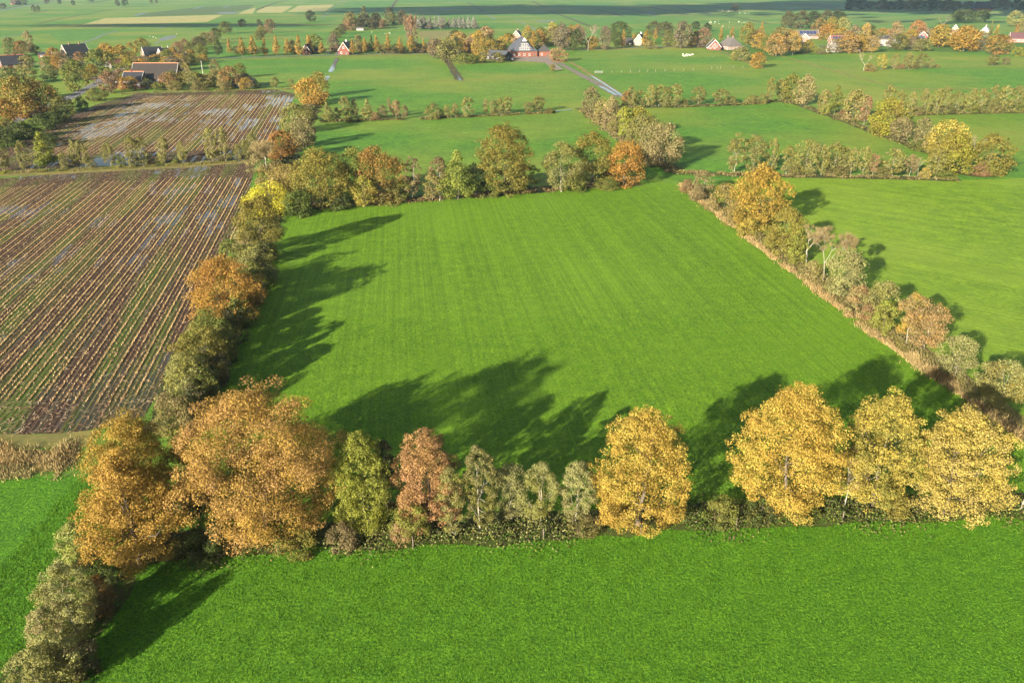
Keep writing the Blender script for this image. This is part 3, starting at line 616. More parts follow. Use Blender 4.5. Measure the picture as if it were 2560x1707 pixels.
('farmcopse', 'slim', -43.1, 611.5, 7.2, 10.6, 'brown', 'purplebrown', 1131),
('farmcopse', 'slim', -47.0, 709.4, 12.1, 13.1, 'tan', 'brown', 1139),
('farmcopse', 'oak', -18.8, 651.7, 12.3, 10.3, 'olivegold', 'gold', 1219),
('farmcopse', 'oak', -33.9, 644.6, 9.9, 10.5, 'rustgold', 'gold', 1168),
('farmcopse', 'oak', -43.3, 620.4, 11.4, 10.7, 'olive', 'tan', 1132),
('farmcopse', 'oak', -53.6, 602.0, 13.1, 12.0, 'brown', 'purplebrown', 1092),
('farmcopse', 'slim', -34.0, 657.4, 11.9, 12.5, 'dark', 'olive', 1170),
('farmcopse', 'oak', -40.9, 623.2, 13.7, 8.3, 'dark', 'olive', 1141),
('farmcopse', 'slim', -48.5, 616.6, 11.3, 10.7, 'dark', 'olive', 1114),
('farmgarden', 'oak', 32.8, 718.4, 12.3, 11.1, 'greyolive', 'olive', 1376),
('farmgarden', 'oak', 59.6, 777.9, 15.0, 12.7, 'rustgold', 'gold', 1442),
('farmgarden', 'slim', 53.8, 780.9, 15.0, 9.1, 'olivegold', 'gold', 1426),
('farmgarden', 'oak', 64.7, 687.5, 10.0, 11.5, 'olivegold', 'gold', 1478),
('farmgarden', 'slim', 56.7, 730.9, 10.3, 8.6, 'tan', 'brown', 1444),
('farmgarden', 'oak', 25.1, 757.3, 13.4, 11.8, 'green', 'olive', 1350),
('farmgarden', 'oak', 35.4, 769.0, 12.4, 10.5, 'tan', 'brown', 1377),
('farmgarden', 'oak', 15.1, 712.9, 12.2, 9.7, 'greyolive', 'olive', 1324),
('farmgarden', 'oak', 22.8, 716.3, 13.5, 11.1, 'rustgold', 'gold', 1347),
('farmgarden', 'oak', 58.7, 752.4, 14.7, 13.4, 'brown', 'purplebrown', 1445),
('farmgarden', 'oak', 47.5, 729.1, 11.7, 8.7, 'tan', 'brown', 1417),
('farmgarden', 'slim', 21.0, 705.6, 9.4, 12.7, 'olivegold', 'gold', 1342),
('cottagegarden', 'oak', 149.6, 760.1, 9.1, 10.8, 'brown', 'purplebrown', 1697),
('cottagegarden', 'oak', 154.8, 720.8, 12.9, 8.6, 'green', 'olive', 1734),
('cottagegarden', 'oak', 150.6, 714.5, 9.7, 10.1, 'gold', 'olivegold', 1726),
('cottagegarden', 'slim', 132.3, 722.1, 8.4, 12.1, 'greyolive', 'olive', 1668),
('cottagegarden', 'slim', 150.7, 774.1, 9.0, 12.2, 'green', 'olive', 1693),
('cottagegarden', 'oak', 119.3, 749.8, 12.0, 8.7, 'green', 'olive', 1617),
('cottagegarden', 'slim', 119.5, 792.7, 7.3, 11.8, 'dark', 'olive', 1600),
('cottagegarden', 'slim', 136.7, 716.6, 10.6, 8.7, 'green', 'olive', 1683),
('westgardens', 'oak', -326.2, 539.6, 5.3, 9.6, 'rustgold', 'gold', 12),
('westgardens', 'oak', -309.4, 537.1, 8.0, 9.2, 'olive', 'tan', 72),
('westgardens', 'oak', -300.5, 548.1, 7.6, 8.9, 'rustgold', 'gold', 129),
('westgardens', 'oak', -322.0, 591.4, 8.5, 9.1, 'rustgold', 'gold', 134),
('westgardens', 'oak', -280.7, 477.8, 7.4, 7.1, 'greyolive', 'olive', 54),
('westgardens', 'oak', -241.8, 464.3, 6.1, 8.8, 'tan', 'brown', 195),
('westgardens', 'oak', -273.7, 514.7, 7.4, 9.6, 'tan', 'brown', 167),
('westgardens', 'oak', -287.4, 520.1, 8.3, 9.7, 'green', 'olive', 123),
('westgardens', 'oak', -279.5, 514.9, 9.4, 6.5, 'rustgold', 'gold', 144),
('westgardens', 'oak', -304.4, 566.7, 7.6, 7.7, 'tan', 'brown', 151),
('fieldedge', 'slim', -174.9, 429.5, 5.6, 5.6, 'greyolive', 'olive', 434),
('fieldedge', 'oak', -152.3, 437.7, 7.2, 5.7, 'dark', 'olive', 557),
('fieldedge', 'oak', -148.3, 428.3, 8.0, 6.2, 'olive', 'tan', 561),
('fieldedge', 'oak', -139.4, 435.6, 7.0, 7.1, 'tan', 'brown', 615),
('fieldedge', 'oak', -135.9, 424.3, 5.6, 6.7, 'gold', 'olivegold', 615),
('fieldedge', 'oak', -178.6, 438.1, 8.0, 6.4, 'green', 'olive', 432),
('fieldedge', 'slim', -143.4, 439.6, 6.1, 7.1, 'tan', 'brown', 602),
('fieldedge', 'slim', -163.6, 437.3, 6.5, 6.2, 'dark', 'olive', 502),
('fieldedge', 'oak', -154.9, 432.4, 5.0, 6.7, 'green', 'olive', 536),
('darkwood', 'oak', 670.6, 1706.4, 20.9, 29.0, 'dark', 'brown', 2127),  # dark foliage in this wood paints in the shadow it lies under
('darkwood', 'oak', 700.2, 1728.1, 19.3, 23.8, 'dark', 'dark', 2153),
('darkwood', 'oak', 719.7, 1728.9, 14.7, 28.0, 'dark', 'brown', 2177),
('darkwood', 'oak', 709.4, 1655.2, 20.8, 21.5, 'dark', 'brown', 2203),
('darkwood', 'oak', 732.8, 1676.4, 16.1, 24.0, 'dark', 'dark', 2222),
('darkwood', 'oak', 766.5, 1711.0, 18.0, 26.6, 'dark', 'dark', 2245),
('darkwood', 'oak', 763.3, 1653.6, 19.5, 28.4, 'dark', 'brown', 2274),
('darkwood', 'oak', 817.4, 1735.4, 18.9, 25.0, 'dark', 'brown', 2295),
('darkwood', 'oak', 796.4, 1647.0, 21.5, 28.6, 'dark', 'dark', 2321),
('darkwood', 'oak', 856.8, 1736.2, 16.7, 30.5, 'dark', 'dark', 2344),
('darkwood', 'oak', 811.2, 1611.1, 20.5, 26.1, 'dark', 'brown', 2364),
('darkwood', 'oak', 837.5, 1626.5, 17.4, 22.9, 'dark', 'brown', 2389),
('darkwood', 'oak', 894.2, 1689.8, 16.2, 21.1, 'dark', 'brown', 2420),
('darkwood', 'oak', 975.6, 1746.1, 19.7, 29.4, 'dark', 'brown', 2484),
('darkwood', 'oak', 963.3, 1689.0, 19.9, 20.7, 'dark', 'brown', 2509),
('darkwood', 'oak', 965.2, 1650.9, 20.1, 23.8, 'dark', 'dark', 2539),
('darkwood', 'oak', 1032.0, 1736.2, 15.9, 22.2, 'dark', 'dark', 2561),
('darkwood', 'oak', 625.6, 1206.2, 14.5, 18.0, 'dark', 'green', 2392),
('darkwood', 'oak', 624.0, 1181.5, 16.8, 25.4, 'dark', 'green', 2412),
('darkwood', 'oak', 638.6, 1169.5, 16.1, 20.7, 'dark', 'green', 2450),
('topleft', 'oak', -1049.2, 1779.0, 10.6, 13.2, 'dark', 'brown', 8),
('topleft', 'oak', -1182.9, 2060.9, 14.9, 21.0, 'brown', 'dark', 40),
('topleft', 'oak', -1184.4, 2097.8, 12.5, 17.5, 'brown', 'dark', 60),
('topleft', 'oak', -1169.5, 2175.6, 11.1, 14.1, 'dark', 'brown', 118),
('topleft', 'oak', -1116.8, 2136.0, 11.8, 9.9, 'dark', 'dark', 150),
('topleft', 'oak', -1027.6, 2025.3, 11.2, 9.4, 'dark', 'dark', 184),
('topleft', 'oak', -879.1, 1585.5, 11.5, 8.1, 'dark', 'brown', 86),
('topleft', 'oak', -882.8, 1607.4, 10.3, 6.7, 'dark', 'brown', 97),
('topleft', 'oak', -893.0, 1957.6, 12.5, 11.8, 'brown', 'dark', 295),
('topleft', 'oak', -891.4, 1990.9, 14.4, 14.7, 'dark', 'dark', 313),
('topleft', 'oak', -1142.6, 2349.8, 11.0, 15.2, 'dark', 'brown', 228),
('topleft', 'oak', -906.8, 2175.6, 12.9, 7.0, 'dark', 'brown', 379),
('topleft', 'oak', -911.4, 2216.7, 12.2, 7.2, 'dark', 'brown', 391),
('topleft', 'oak', 416.4, 1607.4, 14.4, 13.4, 'dark', 'brown', 1838),
('rightbelt', 'slim', 49.2, 202.8, 6.4, 6.0, 'tan', 'greyolive', 1756),
('rightbelt', 'shrub', 50.7, 186.7, 6.8, 7.1, 'olivegold', 'tan', 1808),
('rightbelt', 'oak', 54.6, 171.8, 14.1, 13.5, 'gold', 'olivegold', 1893),
('rightbelt', 'shrub', 51.0, 166.3, 4.0, 5.4, 'yellowgold', 'olive', 1869),
('rightbelt', 'oak', 54.1, 152.5, 9.8, 7.7, 'olivegold', 'olive', 1955),
('rightbelt', 'shrub', 55.3, 148.7, 6.5, 4.5, 'lightgreen', 'olive', 1985),
('rightbelt', 'bare', 57.2, 147.5, 7.0, 5.1, 'tan', 'tan', 2015),
('rightbelt', 'whitebare', 56.7, 137.1, 9.1, 6.7, 'tan', 'tan', 2056),
('rightbelt', 'oak', 57.6, 130.6, 8.3, 6.6, 'greyolive', 'paleolive', 2101),
('rightbelt', 'shrub', 56.5, 121.3, 5.7, 4.2, 'rust', 'paleolive', 2136),
('rightbelt', 'oak', 59.2, 118.5, 7.1, 4.9, 'greyolive', 'olive', 2196),
('rightbelt', 'shrub', 58.0, 114.4, 5.4, 3.6, 'lightgreen', 'olive', 2205),
('rightbelt', 'birch', 59.9, 110.2, 8.0, 4.5, 'tan', 'gold', 2266),
('rightbelt', 'slim', 61.6, 108.2, 7.7, 5.9, 'tanorange', 'tan', 2309),
('rightbelt', 'slim', 61.4, 98.9, 6.3, 5.0, 'paleolive', 'greyolive', 2384),
('rightbelt', 'slim', 62.9, 90.2, 6.5, 6.1, 'paleolive', 'olivegold', 2498),
('rightbelt', 'slim', 62.9, 93.8, 4.9, 3.3, 'paleolive', 'greyolive', 2460),
('rightbelt', 'shrub', 45.9, 205.9, 3.4, 3.6, 'brown', 'rust', 1718),
('rightbelt', 'shrub', 46.7, 197.5, 3.9, 4.0, 'tan', 'brown', 1743),
('rightbelt', 'shrub', 53.9, 157.7, 3.8, 3.8, 'brown', 'olive', 1932),
('rightbelt', 'shrub', 55.4, 138.4, 3.9, 3.7, 'olive', 'tan', 2031),
('rightbelt', 'shrub', 56.8, 132.1, 3.0, 3.5, 'olive', 'brown', 2082),
('rightbelt', 'shrub', 57.9, 119.3, 3.1, 3.2, 'brown', 'rust', 2171),
('rightbelt', 'shrub', 50.6, 175.6, 5.5, 5.4, 'olivegold', 'tan', 1837),]
STRIPS=[
('road', 'asphalt', 3.0, 0.05, [(-170.04, 235.36), (-188.7, 285.03), (-191.56, 304.33), (-201.26, 344.37), (-210.43, 394.15), (-228.34, 465.44), (-246.01, 525.74), (-253.26, 569.06), (-245.64, 587.12), (-222.55, 603.04), (-186.72, 614.69), (-134.88, 632.1), (-58.71, 652.39), (6.36, 671.95), (46.74, 686.33), (117.78, 712.43), (167.98, 726.21), (211.88, 723.87), (283.77, 733.29), (379.17, 781.48), (482.53, 800.82), (542.77, 812.3)]),
('road', 'asphalt', 2.0, 0.045, [(-250.6, 535.96), (-280.29, 563.27), (-300.05, 570.52), (-316.5, 563.27), (-328.32, 546.58), (-339.49, 530.8)]),
('verge', 'drygrass', 2.6, 0.02, [(-216.89, 587.12), (-182.36, 599.79), (-131.99, 618.1), (-57.58, 639.33), (6.23, 658.14), (45.92, 673.97), (115.65, 699.14), (164.89, 712.43)]),
('farm_track', 'track', 2.3, 0.05, [(20.73, 606.33), (29.16, 584.04), (34.85, 541.22), (40.22, 497.19), (46.86, 442.7), (51.32, 394.15)]),
('track_puddle', 'water', 0.9, 0.07, [(46.32, 437.34), (49.13, 415.48), (50.48, 401.52)]),
('ditch_water', 'water', 0.7, 0.06, [(46.31, 488.33), (50.06, 442.7), (53.21, 398.54)]),
('ditch_water', 'water', 1.5, 0.06, [(-125.82, 606.33), (-119.09, 563.27), (-110.43, 508.72)]),
('ditch_water', 'water', 1.1, 0.06, [(-107.14, 486.16), (-103.27, 461.49)]),
('ditch_bank', 'mud', 2.4, 0.02, [(-52.03, 626.78), (-41.17, 557.6), (-34.78, 508.72), (-29.15, 463.46)]),
('ditch_water', 'water', 0.9, 0.06, [(-38.1, 535.96), (-34.0, 504.05), (-28.93, 463.46)]),
('margin', 'drygrass', 0.9, 0.03, [(-94.15, 442.7), (-69.51, 451.91), (-39.89, 461.49), (0.0, 475.58), (38.79, 497.19)]),
('margin', 'drygrass', 1.2, 0.03, [(199.0, 623.28), (199.23, 528.26), (198.37, 499.46), (199.06, 450.04), (200.95, 425.3), (209.35, 425.3), (264.44, 428.68)]),
('margin', 'drygrass', 1.0, 0.03, [(200.67, 515.88), (277.72, 538.58), (362.96, 569.06)]),
('margin', 'drygrass', 0.9, 0.03, [(47.83, 497.19), (77.49, 506.37), (116.39, 518.31), (152.82, 534.66)]),
('margin', 'drygrass', 1.6, 0.03, [(39.67, 574.96), (43.11, 541.22), (46.4, 497.19), (51.45, 426.98), (53.81, 389.85)]),
('verge', 'drygrass', 1.6, 0.03, [(163.07, 696.98), (165.01, 644.86), (162.15, 593.39), (158.95, 546.58)]),
('stream', 'water', 2.2, 0.06, [(-377.59, 728.55), (-390.74, 778.79), (-405.62, 830.13), (-427.88, 895.47), (-441.49, 955.42)]),
('ditch_water', 'water', 2.0, 0.06, [(-501.06, 806.52), (-509.76, 868.16), (-532.07, 947.5)]),
('canal', 'water', 6, 0.06, [(-913.04, 1465.66), (-981.94, 1652.99), (-1088.09, 1925.44), (-1199.53, 2216.72), (-1363.25, 2669.61)]),
('canal_bank', 'mud', 4, 0.03, [(-948.38, 1523.27), (-1024.94, 1726.37), (-1143.89, 2025.33), (-1270.79, 2349.75), (-1445.47, 2796.3)]),
('ditch_bank', 'mud', 2.0, 0.03, [(-621.99, 1123.87), (-670.06, 1272.6), (-720.12, 1447.4), (-785.8, 1676.76), (-877.61, 2060.95), (-934.09, 2349.75)]),
('ditch_bank', 'mud', 4, 0.03, [(-1068.83, 2175.64), (-1232.59, 2669.61)]),
('ditch_bank', 'mud', 3.0, 0.03, [(-832.07, 1484.38), (-889.88, 1652.99)]),
('ditch_water', 'water', 1.6, 0.06, [(-284.74, 1286.75), (-337.2, 1585.52), (-411.61, 2025.33), (-513.99, 2669.61)]),
('ditch_water', 'water', 2.0, 0.06, [(-142.54, 1607.4), (-111.56, 1331.13)]),
('ditch_water', 'water', 2.0, 0.06, [(-52.27, 1585.52), (-38.1, 1412.19), (-25.23, 1258.75)]),
('ditch_water', 'water', 1.6, 0.06, [(-26.5, 1134.95), (10.7, 1146.24)]),
('ditch_water', 'water', 2.0, 0.06, [(4.69, 1258.75), (20.54, 1071.52), (25.92, 988.43), (30.54, 917.07)]),
('ditch_bank', 'mud', 3.0, 0.03, [(56.55, 2447.58), (71.96, 1894.27)]),
('ditch_bank', 'mud', 2.5, 0.03, [(70.9, 1607.4), (86.92, 1286.75), (96.42, 1051.9)]),
('ditch_bank', 'mud', 3.2, 0.03, [(170.65, 1752.28), (173.4, 1523.27), (177.55, 1362.43)]),
('ditch_bank', 'mud', 5, 0.03, [(228.54, 1792.62), (235.6, 1585.52), (237.79, 1412.19)]),
('ditch_water', 'water', 2.2, 0.07, [(228.54, 1792.62), (235.6, 1585.52), (237.79, 1412.19)]),
('ditch_bank', 'mud', 5, 0.03, [(298.87, 1864.08), (294.77, 1607.4), (293.42, 1420.84)]),
('ditch_water', 'water', 2.2, 0.07, [(298.87, 1864.08), (294.77, 1607.4), (293.42, 1420.84)]),
('ditch_bank', 'mud', 5, 0.03, [(358.06, 1894.27), (344.23, 1629.88), (336.46, 1438.44)]),
('ditch_water', 'water', 2.2, 0.07, [(358.06, 1894.27), (344.23, 1629.88), (336.46, 1438.44)]),
('ditch_bank', 'mud', 3, 0.03, [(343.73, 1429.58), (343.93, 1272.6), (335.93, 1123.87)]),
('ditch_bank', 'mud', 4, 0.03, [(412.64, 2175.64), (442.2, 1834.83), (484.2, 1629.88)]),
('ditch_bank', 'mud', 2.4, 0.03, [(514.42, 1331.13), (516.92, 1231.91), (522.02, 1157.76)]),
('ditch_bank', 'mud', 3, 0.03, [(-497.93, 1676.76), (-616.41, 2259.38), (-690.25, 2669.61)]),
('ditch_bank', 'mud', 3, 0.03, [(-354.99, 2669.61), (-286.39, 2097.82), (-249.1, 1778.97)]),
('ditch_bank', 'mud', 2, 0.03, [(-50.4, 1272.6), (5.99, 1286.75)]),
('ditch_bank', 'mud', 2, 0.03, [(-119.48, 2349.75), (-51.54, 1585.52)]),
('hedge_floor', 'litter', 2.6, 0.02, [(-38.3, 43.84), (-37.45, 48.57), (-36.87, 53.06), (-36.58, 58.15)]),
('hedge_floor', 'litter', 2.3, 0.02, [(-37.59, 60.38), (-33.4, 62.26), (-22.88, 63.61), (-11.14, 64.36), (4.85, 65.76), (21.42, 67.42), (38.27, 68.31), (55.67, 69.57)]),
('hedge_floor', 'litter', 3.6, 0.02, [(-42.92, 83.99), (-43.37, 94.38), (-46.09, 109.9), (-48.94, 130.16), (-54.47, 163.33), (-58.36, 193.5), (-63.06, 214.91), (-72.78, 266.47), (-83.63, 335.6), (-94.2, 406.08)]),
('hedge_floor', 'litter', 3.0, 0.02, [(-56.16, 188.92), (-37.79, 194.68), (-18.37, 200.33), (2.1, 206.73), (21.62, 213.51), (34.93, 215.86)]),
('hedge_floor', 'drygrass', 2.4, 0.02, [(46.37, 210.3), (49.65, 185.98), (53.64, 160.49), (57.08, 137.29), (58.46, 119.31), (60.05, 107.31), (61.64, 95.54), (63.2, 84.46)]),
('hedge_floor', 'litter', 3.2, 0.02, [(30.52, 358.37), (34.83, 323.2), (39.43, 285.03), (42.72, 251.91), (47.9, 232.62)]),
('hedge_floor', 'litter', 2.4, 0.02, [(50.9, 360.81), (73.96, 362.04), (104.14, 369.6), (124.95, 378.79), (130.24, 342.14), (132.97, 293.13), (134.09, 256.38), (128.92, 228.87), (138.69, 225.74)]),
('hedge_floor', 'litter', 2.4, 0.02, [(47.1, 228.34), (64.93, 226.26), (86.99, 224.21), (108.69, 222.19), (124.48, 220.21)]),
('hedge_floor', 'litter', 2.4, 0.02, [(151.31, 336.67), (186.72, 341.59), (223.12, 346.64)]),
('hedge_floor', 'litter', 2.0, 0.02, [(-75.33, 320.23), (-60.33, 324.2), (-43.24, 327.23)]),
('hedge_floor', 'litter', 1.6, 0.02, [(-35.34, 328.26), (-4.95, 337.75), (16.75, 343.25)]),
('verge', 'drygrass', 1.8, 0.03, [(-154.32, 221.69), (-145.21, 225.23), (-124.84, 229.93), (-101.77, 235.92), (-78.27, 244.56)]),
('hedge_floor', 'litter', 2.2, 0.02, [(-147.34, 228.87), (-126.98, 234.26), (-103.33, 239.88), (-79.15, 247.58)]),
('ditch_water', 'water', 0.7, 0.06, [(16.85, 345.5), (20.47, 350.08), (25.75, 352.41)]),
('ditch_water', 'water', 0.8, 0.06, [(128.85, 368.32), (128.3, 353.59), (128.67, 337.75)]),
('verge', 'drygrass', 2.6, 0.02, [(-70.72, 77.74), (-58.48, 77.24), (-50.66, 77.57)]),
('verge', 'drygrass', 1.6, 0.025, [(-73.42, 81.58), (-61.13, 81.76), (-50.5, 82.49)]),]
FIELDS=[
('maize_field', 'maize', 0.012, [(-77.84, 83.05), (-62.05, 83.33), (-53.56, 83.8), (-48.58, 85.72), (-46.53, 87.92), (-47.51, 96.71), (-49.78, 108.45), (-52.53, 124.53), (-56.06, 147.5), (-62.87, 182.41), (-72.1, 219.72), (-78.27, 244.56), (-91.32, 239.88), (-124.32, 228.87), (-143.14, 221.69), (-164.71, 212.58), (-131.14, 138.36)]),
('maize_field', 'maize', 0.012, [(-160.76, 224.72), (-142.83, 233.16), (-114.15, 239.88), (-83.53, 245.76), (-77.82, 249.41), (-83.09, 285.03), (-106.36, 406.08), (-120.53, 423.64), (-151.86, 413.88), (-184.15, 407.61), (-186.12, 368.32), (-179.92, 325.2), (-169.63, 281.13), (-165.87, 251.91)]),
('main_meadow', 'meadow_main', 0.008, [(-38.19, 83.05), (-40.23, 85.92), (-42.72, 107.03), (-47.15, 138.36), (-52.11, 180.67), (-46.64, 189.67), (-18.2, 198.28), (12.67, 208.06), (39.77, 218.74), (45.13, 212.12), (51.96, 160.49), (57.05, 120.67), (60.85, 96.12), (62.16, 83.51), (53.82, 69.29), (21.34, 67.09), (4.84, 65.57), (-11.09, 63.98), (-27.72, 61.55)]),
('front_meadow', 'meadow_front', 0.006, [(-36.7, 59.25), (-22.62, 62.63), (4.82, 65.12), (21.25, 66.69), (53.57, 68.86), (72.88, 69.99), (56.98, 39.06), (-34.41, 39.06), (-36.02, 50.3)]),
('corner_meadow', 'meadow_corner', 0.006, [(-78.64, 73.95), (-45.76, 74.49), (-39.11, 64.61), (-38.43, 58.15), (-37.69, 50.3), (-37.08, 43.84), (-50.21, 39.06)]),
('right_meadow', 'meadow_right', 0.007, [(49.38, 209.4), (64.0, 222.69), (91.7, 221.69), (123.73, 218.74), (160.76, 224.72), (156.19, 138.36), (66.99, 73.71), (63.28, 85.43), (61.18, 108.45), (58.83, 134.15), (53.6, 166.26)]),
('far_meadow', 'pale_hay', 0.03, [(-549.01, 1091.88), (-615.78, 1301.22), (-558.02, 1362.43), (-480.02, 1429.58), (-416.43, 1169.5), (-461.9, 1123.87)]),
('far_meadow', 'pale_hay', 0.03, [(-452.96, 1523.27), (-547.63, 1894.27), (-496.83, 1957.63), (-406.95, 1523.27)]),
('far_meadow', 'pale_hay', 0.03, [(-407.56, 1564.22), (-492.27, 1990.91), (-431.04, 2097.82), (-347.76, 1607.4)]),
('far_meadow', 'pale_hay', 0.03, [(-466.74, 1465.66), (-512.45, 1652.99), (-544.25, 1834.83), (-447.08, 1484.38)]),
('far_meadow', 'dry_meadow', 0.03, [(-105.22, 955.42), (-60.94, 963.47), (-56.26, 855.11), (-61.59, 818.16), (-88.53, 818.16)]),
('far_meadow', 'light_meadow', 0.02, [(-499.03, 917.07), (-492.53, 955.42), (-446.03, 963.47), (-400.47, 806.52), (-417.38, 784.19)]),
('far_meadow', 'light_meadow', 0.02, [(83.92, 1286.75), (183.86, 1316.01), (184.62, 1146.24), (108.23, 1051.9), (96.94, 1091.88)]),
('far_meadow', 'dull_meadow', 0.02, [(-640.49, 1465.66), (-684.53, 1894.27), (-621.31, 2097.82), (-528.49, 1726.37), (-490.59, 1465.66), (-582.98, 1346.61)]),
('far_meadow', 'dull_meadow', 0.02, [(689.55, 2259.38), (779.18, 2216.72), (765.14, 1990.91), (659.85, 1778.97), (665.71, 2025.33)]),
('far_meadow', 'light_meadow', 0.02, [(-463.68, 2447.58), (-333.63, 2447.58), (-259.37, 1834.83), (-354.67, 1778.97)]),
('far_meadow', 'light_meadow', 0.02, [(-351.29, 2669.61), (-88.47, 2553.82), (-97.75, 2349.75), (-303.54, 2303.69)]),
('far_meadow', 'light_meadow', 0.02, [(58.93, 1957.63), (217.23, 2349.75), (292.54, 2259.38), (225.03, 2025.33), (85.04, 1834.83)]),
('far_meadow', 'light_meadow', 0.02, [(184.06, 1585.52), (173.54, 1331.13), (228.28, 1362.43), (235.6, 1585.52)]),
('pond', 'water', 0.06, [(-328.73, 789.66), (-341.51, 824.1), (-347.59, 855.11), (-345.95, 874.84), (-336.74, 855.11), (-327.18, 818.16), (-323.52, 789.66)]),
('pond', 'water', 0.06, [(-316.4, 747.87), (-324.33, 778.79), (-318.97, 768.22), (-312.63, 742.95)]),
('pond', 'water', 0.06, [(-527.27, 1523.27), (-523.08, 1564.22), (-487.56, 1543.48), (-476.06, 1484.38), (-490.59, 1465.66)]),
('pond', 'water', 0.06, [(-635.39, 1894.27), (-658.21, 2025.33), (-631.45, 1925.44), (-612.28, 1834.83)]),
('pond', 'water', 0.06, [(-615.36, 1395.21), (-648.42, 1503.58), (-642.63, 1523.27), (-606.92, 1395.21)]),
('pond', 'water', 0.06, [(-651.7, 1752.28), (-670.11, 1834.83), (-702.63, 1957.63), (-686.75, 1925.44), (-649.96, 1778.97)]),
('pond', 'water', 0.06, [(32.3, 1193.7), (51.16, 1218.91), (66.75, 1245.19), (58.47, 1193.7), (37.83, 1157.76)]),
('pond', 'water', 0.06, [(238.29, 1564.22), (254.01, 1585.52), (255.04, 1503.58), (245.29, 1465.66), (237.57, 1503.58)]),
('pond', 'water', 0.06, [(-149.52, 1752.28), (-131.97, 1778.97), (-116.11, 1726.37), (-134.17, 1701.21)]),
('pond', 'water', 0.06, [(585.07, 1925.44), (625.02, 1990.91), (593.26, 1894.27)]),
('pond', 'water', 0.06, [(-424.91, 1023.75), (-432.85, 1061.62), (-441.92, 1113.01), (-435.23, 1091.88), (-419.16, 1023.75)]),
('farm_yard', 'yard', 0.06, [(-16.35, 626.78), (5.91, 623.28), (26.61, 623.28), (33.84, 593.39), (25.73, 569.06), (13.75, 577.96), (5.55, 584.04), (-11.17, 587.12)]),
('slab', 'yard', 0.04, [(22.32, 572.0), (27.9, 574.96), (32.13, 525.74), (26.12, 520.76)]),
('driveway', 'yard', 0.04, [(-141.6, 688.44), (-136.07, 688.44), (-127.93, 630.32), (-132.72, 630.32)]),
('driveway', 'yard', 0.04, [(-247.34, 477.66), (-240.16, 492.72), (-219.85, 467.43), (-215.17, 439.11), (-224.44, 455.7)]),
('gardens', 'gardens', 0.015, [(168.77, 714.69), (210.57, 719.25), (281.99, 728.55), (375.39, 773.47), (475.99, 789.66), (397.78, 656.21), (348.06, 656.21), (327.51, 671.95), (268.84, 652.39), (225.41, 633.89), (203.26, 630.32), (166.29, 563.27), (161.6, 656.21)]),]
